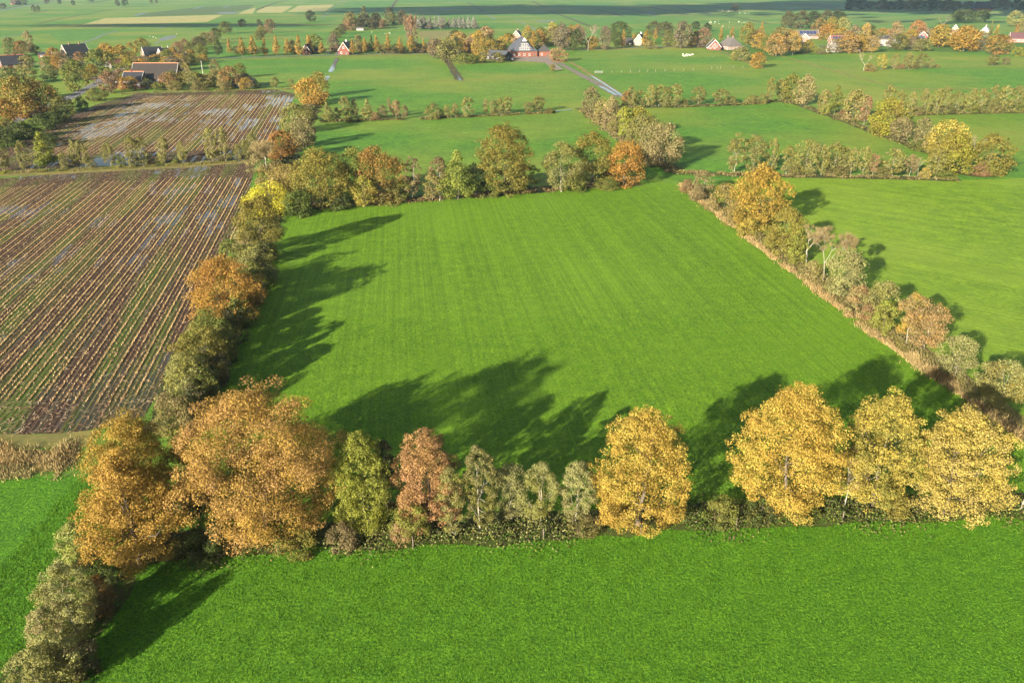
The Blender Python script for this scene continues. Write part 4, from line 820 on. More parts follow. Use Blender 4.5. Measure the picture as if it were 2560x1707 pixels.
UNDER=[
('reeds', ['reedtan', 'reedtan', 'reedorange', 'tan'], 3.4, 0.6, 120, [(-68.42, 78.42), (-58.88, 77.91), (-53.4, 78.0), (-50.22, 79.02)]),
('reeds', ['reedtan', 'paleolive', 'reedtan', 'tan'], 1.6, 0.45, 50, [(-65.76, 74.49), (-56.87, 74.49), (-50.37, 74.81)]),
('rough_grass', ['paleolive', 'reedtan', 'tan'], 1.5, 0.4, 40, [(-66.95, 76.25), (-57.81, 76.09), (-50.75, 76.42)]),
('reeds', ['reedtan', 'reedtan', 'tan', 'reedorange'], 0.95, 0.8, 34, [(45.81, 213.98), (48.8, 182.41), (51.36, 156.93), (54.32, 132.53), (55.83, 116.03), (57.8, 104.96), (59.67, 93.82), (61.55, 81.67)]),
('reeds', ['reedtan', 'tan', 'reedorange', 'reedtan'], 1.7, 0.8, 34, [(58.42, 106.34), (59.1, 100.38), (59.82, 91.06), (62.03, 81.67)]),
('undergrowth', ['olive', 'green', 'brown', 'paleolive', 'green'], 2.6, 1.0, 60, [(-33.07, 61.43), (-22.62, 62.63), (-11.05, 63.67), (-1.2, 64.61), (4.82, 65.25), (8.88, 65.57)]),
('undergrowth', ['green', 'olive', 'brown', 'green', 'olive'], 3.0, 0.9, 60, [(17.13, 66.55), (21.34, 67.09), (29.68, 67.49), (38.1, 67.9), (54.87, 68.93)]),
('undergrowth', ['brown', 'olive', 'dark', 'dark'], 2.0, 0.8, 26, [(-38.19, 43.66), (-37.01, 48.36), (-36.35, 53.06), (-36.21, 58.15)]),
('undergrowth', ['dark', 'olive', 'brown', 'green'], 4.0, 1.4, 40, [(-42.21, 85.92), (-43.14, 96.71), (-45.38, 111.38), (-48.16, 132.13), (-53.62, 163.33), (-56.86, 191.57)]),
('undergrowth', ['brown', 'olive', 'tan', 'rust'], 2.4, 0.9, 28, [(-55.96, 188.18), (-37.52, 193.11), (-18.23, 198.69), (2.08, 204.99), (21.49, 212.12), (35.07, 216.81)]),
('undergrowth', ['brown', 'olive', 'tan'], 2.6, 1.0, 26, [(46.91, 210.3), (49.65, 185.98), (53.47, 159.93), (56.85, 136.65), (58.25, 118.81), (59.92, 107.03), (61.33, 94.96), (62.92, 83.99)]),
('undergrowth', ['brown', 'olive', 'tan'], 2.4, 0.9, 20, [(30.9, 352.41), (34.04, 315.39), (38.44, 277.33), (41.96, 246.97), (47.6, 231.0)]),
('undergrowth', ['brown', 'olive', 'dark'], 2.0, 1.0, 16, [(50.74, 359.59), (73.72, 360.81), (103.8, 368.32), (124.54, 377.45), (129.84, 341.03), (132.27, 291.48), (133.16, 254.45), (129.53, 227.82), (137.55, 225.74)]),
('undergrowth', ['brown', 'olive', 'tan'], 2.0, 0.9, 18, [(43.93, 229.93), (64.8, 225.74), (86.81, 223.7), (108.47, 221.69), (123.12, 219.72)]),
('undergrowth', ['olive', 'green', 'brown'], 2.2, 1.6, 20, [(151.31, 336.67), (187.01, 342.14), (223.81, 347.78)]),
('undergrowth', ['dark', 'olive', 'brown'], 2.0, 1.0, 16, [(-75.12, 319.25), (-60.15, 323.2), (-43.11, 326.21)]),
('undergrowth', ['brown', 'olive'], 1.6, 0.8, 12, [(-36.73, 326.21), (-4.93, 336.67), (18.48, 344.37)]),
('rough_grass', ['yellowgreen', 'olive', 'tan', 'brown'], 2.0, 0.6, 26, [(-147.03, 228.34), (-126.44, 233.16), (-102.88, 238.74), (-80.9, 245.16)]),
('undergrowth', ['dark', 'olive', 'brown'], 3.5, 1.2, 26, [(-69.36, 229.93), (-74.1, 266.47), (-84.45, 335.6), (-94.2, 406.08)]),
('rough_grass', ['olive', 'tan', 'brown'], 1.6, 0.6, 14, [(-191.63, 404.55), (-171.84, 413.88), (-144.93, 417.09), (-111.75, 425.3)]),]
HOUSES=[
('brick farmhouse with black roof and white gable boards beside a stream', -316.63, 596.58, -38, 16, 9.5, 3.4, 9.5, 'brick_pale', 'roof_black', 'wc'),
('brick house with dark roof cut off by the left edge', -323.28, 530.8, -50, 14, 9, 2.8, 7.5, 'brick_red', 'roof_black', 'wc'),
('long thatched farmhouse with orange ridge tiles and white gable edges', -194.42, 451.91, 90, 24, 13, 2.6, 9.5, 'brick_red', 'roof_thatch', 'rg'),
('low house with dark blue roof joined left of the thatched farmhouse', -202.94, 444.51, 90, 10, 9, 2.6, 6, 'brick_red', 'roof_black', 'c'),
('flat roofed orange brick extension in front of the dark roofed house', -199.23, 426.98, 90, 9, 5, 3.0, 3.3, 'brick_orange', 'roof_white', 'f'),
('flat roofed low annex with white fascia below thatched farmhouse', -191.82, 426.98, 90, 14, 5, 2.6, 2.9, 'brick_orange', 'roof_dark', 'f'),
('small house with rose red tile roof among left trees', -225.63, 569.06, 90, 9, 7, 3.0, 6.5, 'white_wall', 'roof_rose', 'w'),
('white gabled house with dark roof behind the thatched farmhouse', -243.84, 584.04, -35, 12, 8, 3.0, 8, 'white_wall', 'roof_black', 'wc'),
('dark roofed house with a blue tarpaulin on its slope', -263.51, 603.04, -50, 13, 8, 2.6, 7.5, 'brick_pale', 'roof_black', 't'),
('low dark shed right of the farmhouse by the stream', -336.01, 606.33, 90, 9, 5, 2.4, 3.8, 'brick_red', 'roof_black', 's'),
('small red shed by the side road at far left', -306.22, 552.03, 90, 7, 5, 2.4, 4.4, 'brick_red', 'roof_dark', 's'),
('white walled garage behind the golden oaks at left', -255.38, 530.8, -30, 9, 6, 2.6, 4.8, 'white_wall', 'roof_red', 's'),
('small black roofed shed at the maize field corner', -139.88, 432.1, 90, 11, 6, 2.4, 4.0, 'wood_dark', 'roof_black', 's'),
('small red brick house with white trim on village road', -155.33, 637.51, -8, 9, 6.2, 2.8, 7.0, 'brick_red', 'roof_dark', 'wc'),
('dark garage right of the small red brick house', -149.73, 644.86, 90, 7, 5, 2.4, 4.2, 'wood_dark', 'roof_black', 's'),
('red brick house with white chimney at the avenue end', -126.23, 633.89, -6, 13, 8, 3.2, 8.6, 'brick_red', 'roof_black', 'wcx'),
('large brick farmhouse with glazed timber gable and grey roof', 9.07, 616.39, 8, 26, 19, 4.2, 13.0, 'brick_orange', 'roof_slate', 'hg'),
('small hipped orange brick annex right of the big farmhouse', 24.12, 619.81, 4, 9, 9, 4.0, 7.5, 'brick_orange', 'roof_dark', 'h'),
('house with pale gable peeping out behind the big farmhouse', 3.64, 773.47, -10, 14, 9, 4.5, 9.5, 'brick_pale', 'roof_dark', 'wc'),
('glass roofed barn left of the big farmhouse', -11.22, 590.24, 60, 20, 10, 3.2, 6.0, 'wood_dark', 'roof_slate', 's'),
('cream gabled cottage with white chimney and dark roof', 109.01, 730.92, -20, 12, 9, 3.2, 9.0, 'cream', 'roof_black', 'wc'),
('dark side wing of the cream cottage', 99.67, 733.29, 90, 10, 6, 2.6, 5.5, 'wood_dark', 'roof_dark', 's'),
('red gabled barn house with glass front beside grey bungalow', 162.78, 680.1, -6, 12, 10, 2.4, 7.6, 'brick_red', 'roof_dark', 'wg'),
('grey hipped bungalow with bay windows', 180.04, 682.16, 20, 16, 13, 3.2, 9.0, 'brick_pale', 'roof_grey', 'hc'),
('long low house with solar panels and pale gable', 284.84, 818.16, 90, 20, 10, 3.0, 7.5, 'brick_pale', 'roof_grey', 'p'),
('pale brick gable house below the long solar roof', 266.42, 773.47, -10, 8, 8, 3.0, 7.0, 'brick_pale', 'roof_grey', 'w'),
('white framed gable house with balcony facing the meadow', 249.63, 658.14, -18, 12, 9, 3.2, 9.0, 'white_wall', 'roof_brown', 'wg'),
('house behind with big solar array on red roof', 281.3, 728.55, 90, 14, 9, 3.5, 8.0, 'brick_pale', 'roof_red', 'p'),
('two storey flat house with solar panels on its roof', 316.46, 723.87, 90, 14, 9, 5.6, 8.0, 'white_wall', 'roof_grey', 'p'),
('grey garage with white gable trim by the solar house', 323.03, 714.69, -8, 9, 9, 2.8, 7.0, 'wood_grey', 'roof_grey', 'w'),
('house with dark blue roof between two oaks', 357.58, 745.41, 70, 10, 8, 2.8, 6.6, 'brick_pale', 'roof_blue', 'w'),
('red walled house with swept gable behind the blue roof', 386.78, 800.82, -20, 10, 8, 3.4, 7.2, 'brick_red', 'roof_dark', 'w'),
('brick gable house partly hidden by a golden oak', 457.43, 881.61, -25, 12, 9, 3.6, 9.5, 'brick_pale', 'roof_dark', 'w'),
('white house with dark roof right of the orange oak', 477.26, 861.59, -32, 14, 9, 3.8, 9.0, 'white_wall', 'roof_black', 'wc'),
('pink brick house with purple red roof at right edge', 461.97, 768.22, 75, 18, 9, 3.6, 8.0, 'brick_pink', 'roof_wine', 'w'),
('dark hipped barn in the shaded wood at top right', 905.22, 1652.99, 80, 36, 22, 4.0, 15.0, 'brick_red', 'roof_black', 'h'),
('white ended shed in front of the shaded wood', 803.37, 1778.97, -30, 14, 9, 6, 10, 'white_wall', 'roof_dark', 's'),
('small wooden garden shed under the tan trees', 267.12, 654.29, 90, 5, 3.6, 2.2, 3.4, 'wood_brown', 'roof_grey', 's'),
('red roofed farmhouse at the far top left corner', -1186.68, 2060.95, 60, 22, 14, 4, 11, 'brick_red', 'roof_brown', 'w'),
('small dark hut beside the white field shelter', -171.55, 963.47, 90, 8, 4, 2.4, 3.2, 'white_wall', 'roof_grey', 's'),]
FENCE=[(60.41, 505.21), (66.35, 506.37), (71.84, 507.54), (77.35, 508.72), (82.64, 509.9), (87.91, 512.28), (93.75, 513.47), (99.84, 515.88), (106.23, 518.31), (112.43, 519.54), (126.13, 529.53), (129.97, 530.8), (132.0, 530.8), (141.01, 533.37), (147.55, 535.96)]
FRONT_POSTS=[(22.52, 65.9), (33.6, 66.95), (3.1, 64.17), (-9.59, 62.93), (-22.36, 61.67), (12.83, 64.99), (44.21, 67.69)]
GATE=[(49.93, 501.74), (54.01, 501.74)]
SHEEP=[(126.17, 619.81), (129.32, 626.78), (131.46, 628.54), (128.47, 618.1), (131.29, 623.28), (128.33, 633.89), (135.48, 632.1), (126.38, 616.39), (132.89, 626.78), (131.34, 633.89)]
FAR_SHEEP=[(402.03, 1603.91), (427.36, 1627.1), (402.64, 1597.23), (393.88, 1615.62), (395.53, 1549.17), (402.78, 1668.66), (373.29, 1545.4), (446.43, 1740.25), (399.57, 1511.15), (406.9, 1590.47), (424.49, 1747.95), (437.85, 1735.22), (410.79, 1684.96), (390.32, 1627.53), (385.28, 1538.04), (399.96, 1584.59), (397.87, 1579.35), (419.89, 1675.32), (398.43, 1504.5), (408.88, 1568.73), (416.97, 1688.25), (426.53, 1732.2), (425.0, 1643.57), (429.29, 1647.11), (405.34, 1536.95), (404.68, 1693.63), (311.41, 1148.99), (317.16, 1155.67), (261.0, 1134.55), (308.83, 1167.63), (267.93, 1161.72), (307.51, 1123.17), (271.54, 1169.84), (274.65, 1187.82), (312.17, 1176.4), (292.16, 1151.06), (265.45, 1125.46), (263.93, 1133.28), (267.74, 1153.51), (276.46, 1167.63), (306.83, 1119.2), (268.56, 1112.16), (273.63, 1155.97), (304.17, 1133.44), (255.42, 1103.25), (276.74, 1168.72), (307.05, 1162.06), (285.7, 1186.5), (262.9, 1138.74), (271.05, 1137.07), (385.81, 1835.26), (408.67, 1825.63), (368.46, 1712.9), (398.09, 1935.13), (384.71, 1726.48), (398.52, 1922.66), (370.65, 1692.71), (348.8, 1690.08), (397.34, 1788.81), (412.51, 1952.99), (396.27, 1467.74), (402.88, 1482.23), (401.33, 1475.5), (414.23, 1505.91), (401.77, 1481.34), (407.86, 1509.72), (405.05, 1473.89), (414.69, 1506.68), (259.25, 1051.9), (259.64, 1023.75), (39.89, 1014.69), (70.96, 997.03), (-151.76, 924.49), (-133.24, 895.47), (-132.5, 917.07), (-129.18, 902.55), (-349.54, 888.48), (-361.02, 848.73), (-345.0, 824.1), (-352.69, 836.24), (496.41, 1316.01), (719.69, 1503.58), (722.25, 1465.66)]
CARS=[((-225.06, 566.15), 20, 'white'), ((-299.81, 538.58), 80, 'silver'), ((-140.74, 648.6), 30, 'dark'), ((0.56, 590.24), 80, 'dark'), ((413.95, 752.86), 85, 'dark'), ((-274.02, 988.43), 50, 'white')]
POLES=[(-321.81, 590.24), (-180.57, 488.33), (291.55, 696.98)]
CLOUDS=[(1350.0, 1900.0, 1000.0, 720.0), (20.0, 1700.0, 420.0, 330.0), (-420.0, 1080.0, 230.0, 60.0), (620.0, 1900.0, 420.0, 260.0)]
ROW_AREAS=[[(-83.75, 91.06), (-67.09, 91.93), (-59.37, 91.49), (-53.27, 90.95), (-48.86, 93.82), (-48.41, 100.38), (-50.23, 112.89), (-52.8, 129.19), (-56.07, 149.95), (-63.2, 185.98), (-71.88, 219.72), (-76.35, 222.69), (-92.11, 223.7), (-103.85, 218.74), (-114.11, 218.26), (-126.44, 214.91), (-131.47, 211.66), (-160.0, 205.86), (-131.14, 138.36)], [(-153.3, 251.91), (-125.45, 257.03), (-84.28, 265.09), (-83.79, 285.03), (-103.96, 395.6), (-125.15, 404.55), (-172.91, 397.07), (-176.83, 352.41), (-170.04, 306.12)]]


rng = np.random.default_rng(7)
random.seed(7)

# ---------------------------------------------------------------- object helpers
def tag(o, label, cat, group=None):
    o['label'] = label; o['category'] = cat
    if group: o['group'] = group
    return o
def thing(name, label, cat, loc=(0, 0, 0), rz=0, group=None):
    o = bpy.data.objects.new(name, None); C.objects.link(o); o.empty_display_size = .5
    o.location = loc; o.rotation_euler = (0, 0, rz)
    return tag(o, label, cat, group)
def link(name, me, parent=None):
    o = bpy.data.objects.new(name, me); C.objects.link(o)
    if parent is not None: o.parent = parent
    return o
def bm_obj(name, bm, mat, parent=None, smooth=False):
    me = bpy.data.meshes.new(name); bm.to_mesh(me); bm.free()
    me.materials.append(mat)
    if smooth: me.polygons.foreach_set('use_smooth', [True]*len(me.polygons))
    return link(name, me, parent)
def quads_mesh(name, V, mat, attrs=None):
    """V (n,4,3) -> mesh of n quads, with face attributes"""
    n = len(V)
    me = bpy.data.meshes.new(name)
    me.vertices.add(n*4); me.loops.add(n*4); me.polygons.add(n)
    me.vertices.foreach_set('co', V.astype(np.float32).ravel())
    me.loops.foreach_set('vertex_index', np.arange(n*4, dtype=np.int32))
    me.polygons.foreach_set('loop_start', np.arange(0, n*4, 4, dtype=np.int32))
    me.polygons.foreach_set('loop_total', np.full(n, 4, dtype=np.int32))
    for k, a in (attrs or {}).items():
        if a.ndim == 1:
            at = me.attributes.new(k, 'FLOAT', 'FACE'); at.data.foreach_set('value', a.astype(np.float32))
        else:
            at = me.attributes.new(k, 'FLOAT_COLOR', 'FACE')
            at.data.foreach_set('color', np.c_[a, np.ones(n)].astype(np.float32).ravel())
    me.materials.append(mat); me.update(); me.validate()
    return me
def box(bm, c, s, rz=0.0):
    M = Matrix.Translation(c) @ Matrix.Rotation(rz, 4, 'Z') @ Matrix.Diagonal((s[0], s[1], s[2], 1))
    return bmesh.ops.create_cube(bm, size=1, matrix=M)['verts']
def tube(P, Rr, sides=5):
    """tapered tube along points P with radii Rr -> verts, faces"""
    P = np.asarray(P, float); n = len(P)
    vs_, fs = [], []
    for i in range(n):
        d = P[min(i+1, n-1)] - P[max(i-1, 0)]; d /= (np.linalg.norm(d)+1e-9)
        a = np.cross(d, (0.31, 0.95, 0.05)); a /= (np.linalg.norm(a)+1e-9); b = np.cross(d, a)
        for k in range(sides):
            t = 2*PI*k/sides
            vs_.append(P[i] + Rr[i]*(math.cos(t)*a + math.sin(t)*b))
    for i in range(n-1):
        for k in range(sides):
            k2 = (k+1) % sides
            fs.append((i*sides+k, i*sides+k2, (i+1)*sides+k2, (i+1)*sides+k))
    fs.append(tuple((n-1)*sides+k for k in range(sides)))
    return vs_, fs
class Tubes:
    def __init__(s): s.v = []; s.f = []
    def add(s, P, Rr, sides=5):
        v, f = tube(P, Rr, sides); o = len(s.v)
        s.v += [tuple(x) for x in v]; s.f += [tuple(o+i for i in q) for q in f]
    def mesh(s, name, mat):
        me = bpy.data.meshes.new(name); me.from_pydata(s.v, [], s.f); me.materials.append(mat)
        me.polygons.foreach_set('use_smooth', [True]*len(me.polygons)); me.update(); return me

# ---------------------------------------------------------------- materials
class NT:
    """small node-building helper"""
    def __init__(s, name, rough=.9, spec=.2):
        s.m = bpy.data.materials.new(name); s.m.use_nodes = True; s.t = s.m.node_tree
        s.b = s.t.nodes['Principled BSDF']; s.out = s.t.nodes['Material Output']
        s.b.inputs['Roughness'].default_value = rough; s.b.inputs['Specular IOR Level'].default_value = spec
    def n(s, typ, **k):
        nd = s.t.nodes.new(typ)
        for a, b in k.items(): setattr(nd, a, b)
        return nd
    def l(s, a, b): s.t.links.new(a, b)
    def set(s, sock, v):
        if hasattr(v, 'links'): s.l(v, sock)
        else: sock.default_value = v
    def math(s, op, a, b=0.0, c=None, clamp=False):
        nd = s.n('ShaderNodeMath', operation=op, use_clamp=clamp); s.set(nd.inputs[0], a); s.set(nd.inputs[1], b)
        if c is not None: s.set(nd.inputs[2], c)
        return nd.outputs[0]
    def coord(s): return s.n('ShaderNodeTexCoord').outputs['Object']
    def noise(s, vec, scale, detail=3, rough=.55):
        nd = s.n('ShaderNodeTexNoise'); s.l(vec, nd.inputs['Vector']); nd.inputs['Scale'].default_value = scale
        nd.inputs['Detail'].default_value = detail; nd.inputs['Roughness'].default_value = rough
        return nd.outputs['Fac']
    def ramp(s, f, stops, interp='LINEAR'):
        nd = s.n('ShaderNodeValToRGB'); cr = nd.color_ramp; cr.interpolation = interp
        while len(cr.elements) < len(stops): cr.elements.new(.5)
        for e, (p, c) in zip(cr.elements, stops):
            e.position = p; e.color = tuple(c)+(1,) if hasattr(c, '__len__') else (c, c, c, 1)
        s.l(f, nd.inputs[0]); return nd.outputs[0]
    def mix(s, f, a, b, mode='MIX'):
        nd = s.n('ShaderNodeMix', data_type='RGBA', blend_type=mode)
        s.set(nd.inputs[0], f)
        for i, v in ((6, a), (7, b)):
            if hasattr(v, 'links'): s.l(v, nd.inputs[i])
            else: nd.inputs[i].default_value = tuple(v)+(1,) if len(v) == 3 else v
        return nd.outputs[2]
    def stretch(s, vec, sx, sy, sz=1, rz=0):
        nd = s.n('ShaderNodeMapping'); s.l(vec, nd.inputs[0]); nd.inputs['Scale'].default_value = (sx, sy, sz)
        nd.inputs['Rotation'].default_value = (0, 0, rz); return nd.outputs[0]
    def bump(s, h, strength, dist):
        nd = s.n('ShaderNodeBump'); s.l(h, nd.inputs['Height']); nd.inputs['Strength'].default_value = strength
        nd.inputs['Distance'].default_value = dist; s.l(nd.outputs[0], s.b.inputs['Normal'])
    def base(s, c):
        if hasattr(c, 'links'): s.l(c, s.b.inputs['Base Color'])
        else: s.b.inputs['Base Color'].default_value = tuple(c)+(1,)

def plain(name, c, rough=.8, spec=.3, var=.25, scale=2.0):
    t = NT(name, rough, spec); v = t.noise(t.coord(), scale, 4)
    lo = tuple(x*(1-var) for x in c); hi = tuple(min(1, x*(1+var)) for x in c)
    t.base(t.ramp(v, [(.3, lo), (.7, hi)])); return t.m

def grass(name, dark, mid, light, fine=1.6, patch=.022, lines=None, bump=.5, yellow=None):
    """pasture: fine tussock tones (own colour plus painted self-shadow), broad tonal drift, faint mowing lines"""
    t = NT(name, .75, .15); co = t.coord()
    f1 = t.noise(co, fine, 5, .7); f2 = t.noise(co, fine*.22, 3); f3 = t.noise(co, patch, 3, .6)
    c = t.ramp(f1, [(.34, dark), (.51, mid), (.68, light)])
    c2 = t.mix(t.ramp(f2, [(.33, 0.0), (.68, 1.0)]), (.76, .80, .85), (1.14, 1.06, .92))
    c = t.mix(1.0, c, c2, 'MULTIPLY')
    warp = t.noise(co, .35, 3, .6); c = t.mix(1.0, c, t.ramp(warp, [(.3, (.84, .87, .88)), (.7, (1.10, 1.07, 1.0))]), 'MULTIPLY')
    tuft = t.noise(t.stretch(co, 1, .7), fine*.75, 4, .65)
    c = t.mix(1.0, c, t.ramp(tuft, [(.30, (.55, .62, .7)), (.42, (1, 1, 1))]), 'MULTIPLY')
    if yellow: c = t.mix(t.math('MULTIPLY', t.ramp(f3, [(.42, 0.0), (.68, 1.0)]), .6), c, yellow)
    if lines is not None:
        s2 = t.stretch(t.stretch(co, 1, 1, 1, lines), 1.5, .010)
        ln = t.noise(s2, 1.0, 3, .6)
        c = t.mix(1.0, c, t.ramp(ln, [(.32, .80), (.68, 1.14)]), 'MULTIPLY')
    t.base(c)
    h = t.math('ADD', t.math('MULTIPLY', f1, .6), t.math('MULTIPLY', t.noise(co, fine*3.1, 3, .7), .4))
    t.bump(h, bump, .35)
    return t.m

G_D, G_M, G_L = (.022, .078, .006), (.046, .150, .010), (.085, .215, .018)
M = {}
M['ground'] = grass('pasture_grass', (.044, .108, .011), (.068, .170, .016), (.095, .212, .022), .5, .008, bump=.25, yellow=(.225, .205, .036))
M['meadow_main'] = grass('meadow_grass', (.036, .086, .004), (.096, .196, .009), (.160, .285, .015), 2.6, .02, lines=-.13, bump=.8, yellow=(.115, .215, .012))
M['meadow_front'] = grass('lush_grass', (.020, .066, .003), (.070, .190, .007), (.150, .315, .014), 3.8, .05, bump=1.0)
M['meadow_corner'] = grass('corner_grass', (.018, .062, .003), (.060, .178, .007), (.130, .30, .013), 3.4, .05, bump=.9)
M['meadow_right'] = grass('right_grass', (.086, .152, .009), (.120, .214, .014), (.162, .262, .022), 1.2, .02, lines=-.9, bump=.4, yellow=(.165, .235, .026))
def flat(n, c): M[n] = grass(n, tuple(x*.8 for x in c), c, tuple(x*1.2 for x in c), .3, .01, bump=.15)
flat('pale_hay', (.30, .28, .105)); flat('dry_meadow', (.17, .16, .055)); flat('light_meadow', (.075, .17, .024)); flat('dull_meadow', (.075, .115, .03)); flat('gardens', (.055, .12, .016)); flat('drygrass', (.17, .15, .045)); flat('litter', (.055, .060, .018)); flat('mud', (.07, .06, .03))
M['asphalt'] = plain('asphalt', (.10, .095, .098), .85, .3, .2, .8)
M['track'] = plain('track_gravel', (.125, .108, .088), .85, .3, .35, .4)
M['yard'] = plain('yard_gravel', (.17, .135, .12), .85, .3, .35, .25)
def far_water():  # far water: reflected sky painted in as a pale matte colour
    t = NT('far_water_painted_sheen', .7, .05); v = t.noise(t.coord(), .12, 3); t.base(t.ramp(v, [(.35, (.10, .125, .11)), (.65, (.17, .20, .205))])); return t.m
M['far_water'] = far_water()
def water():
    t = NT('water', .10, .14); t.base((.03, .03, .025)); t.bump(t.noise(t.coord(), 1.2, 3), .08, .05); return t.m
M['water'] = water()

ROW_A = math.radians(10.6)      # the drills run this far left of the view axis
def maize():
    t = NT('wet_maize_stubble', .9, .05); co = t.coord()
    def dot(v):
        nd = t.n('ShaderNodeVectorMath', operation='DOT_PRODUCT'); t.l(co, nd.inputs[0]); nd.inputs[1].default_value = v
        return nd.outputs['Value']
    r = dot((math.cos(ROW_A), math.sin(ROW_A), 0)); s = dot((-math.sin(ROW_A), math.cos(ROW_A), 0))
    k = t.math('DIVIDE', r, .75); fr = t.math('FRACT', k); fl = t.math('FLOOR', k)
    prof = t.math('MULTIPLY', t.math('ABSOLUTE', t.math('SUBTRACT', fr, .5)), 2.0)       # 0 on the drill, 1 between
    wn = t.n('ShaderNodeTexWhiteNoise', noise_dimensions='1D'); t.l(fl, wn.inputs['W']); lane = wn.outputs['Value']
    cv = t.n('ShaderNodeCombineXYZ'); t.l(r, cv.inputs[0]); t.l(t.math('MULTIPLY', s, .07), cv.inputs[1]); st = cv.outputs[0]
    cv2 = t.n('ShaderNodeCombineXYZ'); t.l(t.math('MULTIPLY', fl, 3.7), cv2.inputs[0]); t.l(t.math('MULTIPLY', s, .035), cv2.inputs[1]); rowc = cv2.outputs[0]
    grit = t.noise(co, 3.5, 5, .7); patch = t.noise(co, .035, 3); rown = t.noise(rowc, 1.0, 2)
    mud = t.ramp(grit, [(.3, (.023, .014, .010)), (.55, (.053, .034, .025)), (.75, (.098, .064, .046))])
    weed = t.noise(st, .22, 4, .6)
    wm = t.math('MULTIPLY', t.ramp(weed, [(.47, 0.0), (.60, 1.0)]), t.ramp(grit, [(.36, 0.0), (.52, 1.0)]))
    c = t.mix(t.math('MULTIPLY', wm, .8), mud, (.055, .098, .014))
    straw = t.ramp(prof, [(.16, 1.0), (.42, 0.0)])
    straw = t.math('MULTIPLY', straw, t.ramp(t.noise(co, 5.0, 3, .7), [(.36, 0.0), (.52, 1.0)]))
    straw = t.math('MULTIPLY', straw, t.ramp(lane, [(.1, .15), (.4, 1.0)]))
    c = t.mix(t.math('MULTIPLY', straw, .4), c, (.20, .135, .07))
    wet = t.math('ADD', t.math('MULTIPLY', rown, .55), t.math('MULTIPLY', patch, .62))
    edge = t.n('ShaderNodeMapRange'); t.l(s, edge.inputs[0])
    for i_, v_ in ((1, 84), (2, 112), (3, .10), (4, 0)): edge.inputs[i_].default_value = v_
    far_ = t.n('ShaderNodeMapRange'); t.l(s, far_.inputs[0])
    for i_, v_ in ((1, 215), (2, 250), (3, 0), (4, .035)): far_.inputs[i_].default_value = v_
    wet = t.math('ADD', t.math('ADD', wet, edge.outputs[0]), far_.outputs[0])
    wet = t.ramp(wet, [(.655, 0.0), (.68, 1.0)])
    wet = t.math('MULTIPLY', wet, t.ramp(prof, [(.22, 0.0), (.36, 1.0)]))
    wet = t.math('MULTIPLY', wet, t.ramp(grit, [(.60, 1.0), (.68, 0.0)]))
    c = t.mix(wet, c, (.035, .028, .026))
    t.base(c)
    t.l(t.ramp(wet, [(0, .9), (1, .05)]), t.b.inputs['Roughness']); t.l(t.ramp(wet, [(0, .05), (1, .5)]), t.b.inputs['Specular IOR Level'])
    h = t.math('ADD', t.math('MULTIPLY', prof, -.6), grit)
    h = t.math('MULTIPLY', h, t.math('SUBTRACT', 1.0, wet)); t.bump(h, .7, .12)
    return t.m
M['maize'] = maize()

def leaf_mat(name, transl=.25, rough=.6, spec=.12):
    """leaf colour comes from each tree: object colour and its second colour, mixed leaf by leaf"""
    t = NT(name, rough, spec)
    oi = t.n('ShaderNodeObjectInfo'); a2 = t.n('ShaderNodeAttribute', attribute_type='OBJECT', attribute_name='second_colour')
    tone = t.n('ShaderNodeAttribute', attribute_name='tone').outputs['Fac']; vary = t.n('ShaderNodeAttribute', attribute_name='vary').outputs['Fac']
    c = t.mix(tone, oi.outputs['Color'], a2.outputs['Color'])
    c = t.mix(1.0, c, t.ramp(vary, [(0, (.70, .70, .70)), (.6, (1, 1, 1)), (1, (1.28, 1.24, 1.15))]), 'MULTIPLY')
    t.base(c)
    tr = t.n('ShaderNodeBsdfTranslucent'); t.l(c, tr.inputs[0]); mx = t.n('ShaderNodeMixShader'); mx.inputs[0].default_value = transl
    t.l(t.b.outputs[0], mx.inputs[1]); t.l(tr.outputs[0], mx.inputs[2]); t.l(mx.outputs[0], t.out.inputs['Surface'])
    return t.m
LEAF = leaf_mat('leaves'); TWIG = leaf_mat('twigs', .05, .8, .1)
def tint_mat(name, transl=.2):
    t = NT(name, .75, .15); c = t.n('ShaderNodeAttribute', attribute_name='tint').outputs['Color']; t.base(c)
    tr = t.n('ShaderNodeBsdfTranslucent'); t.l(c, tr.inputs[0]); mx = t.n('ShaderNodeMixShader'); mx.inputs[0].default_value = transl
    t.l(t.b.outputs[0], mx.inputs[1]); t.l(tr.outputs[0], mx.inputs[2]); t.l(mx.outputs[0], t.out.inputs['Surface']); return t.m
TINT = tint_mat('undergrowth_leaves'); STRAW = tint_mat('straw', .1)
BARK = plain('bark', (.10, .082, .062), .9, .1, .4, 1.5); PALEBARK = plain('pale_bark', (.25, .22, .17), .85, .15, .3, 1.2); WHITEBARK = plain('white_bark', (.38, .35, .30), .8, .2, .2, 1.0); DARKBARK = plain('dark_bark', (.07, .06, .05), .9, .1, .3, 1.5)

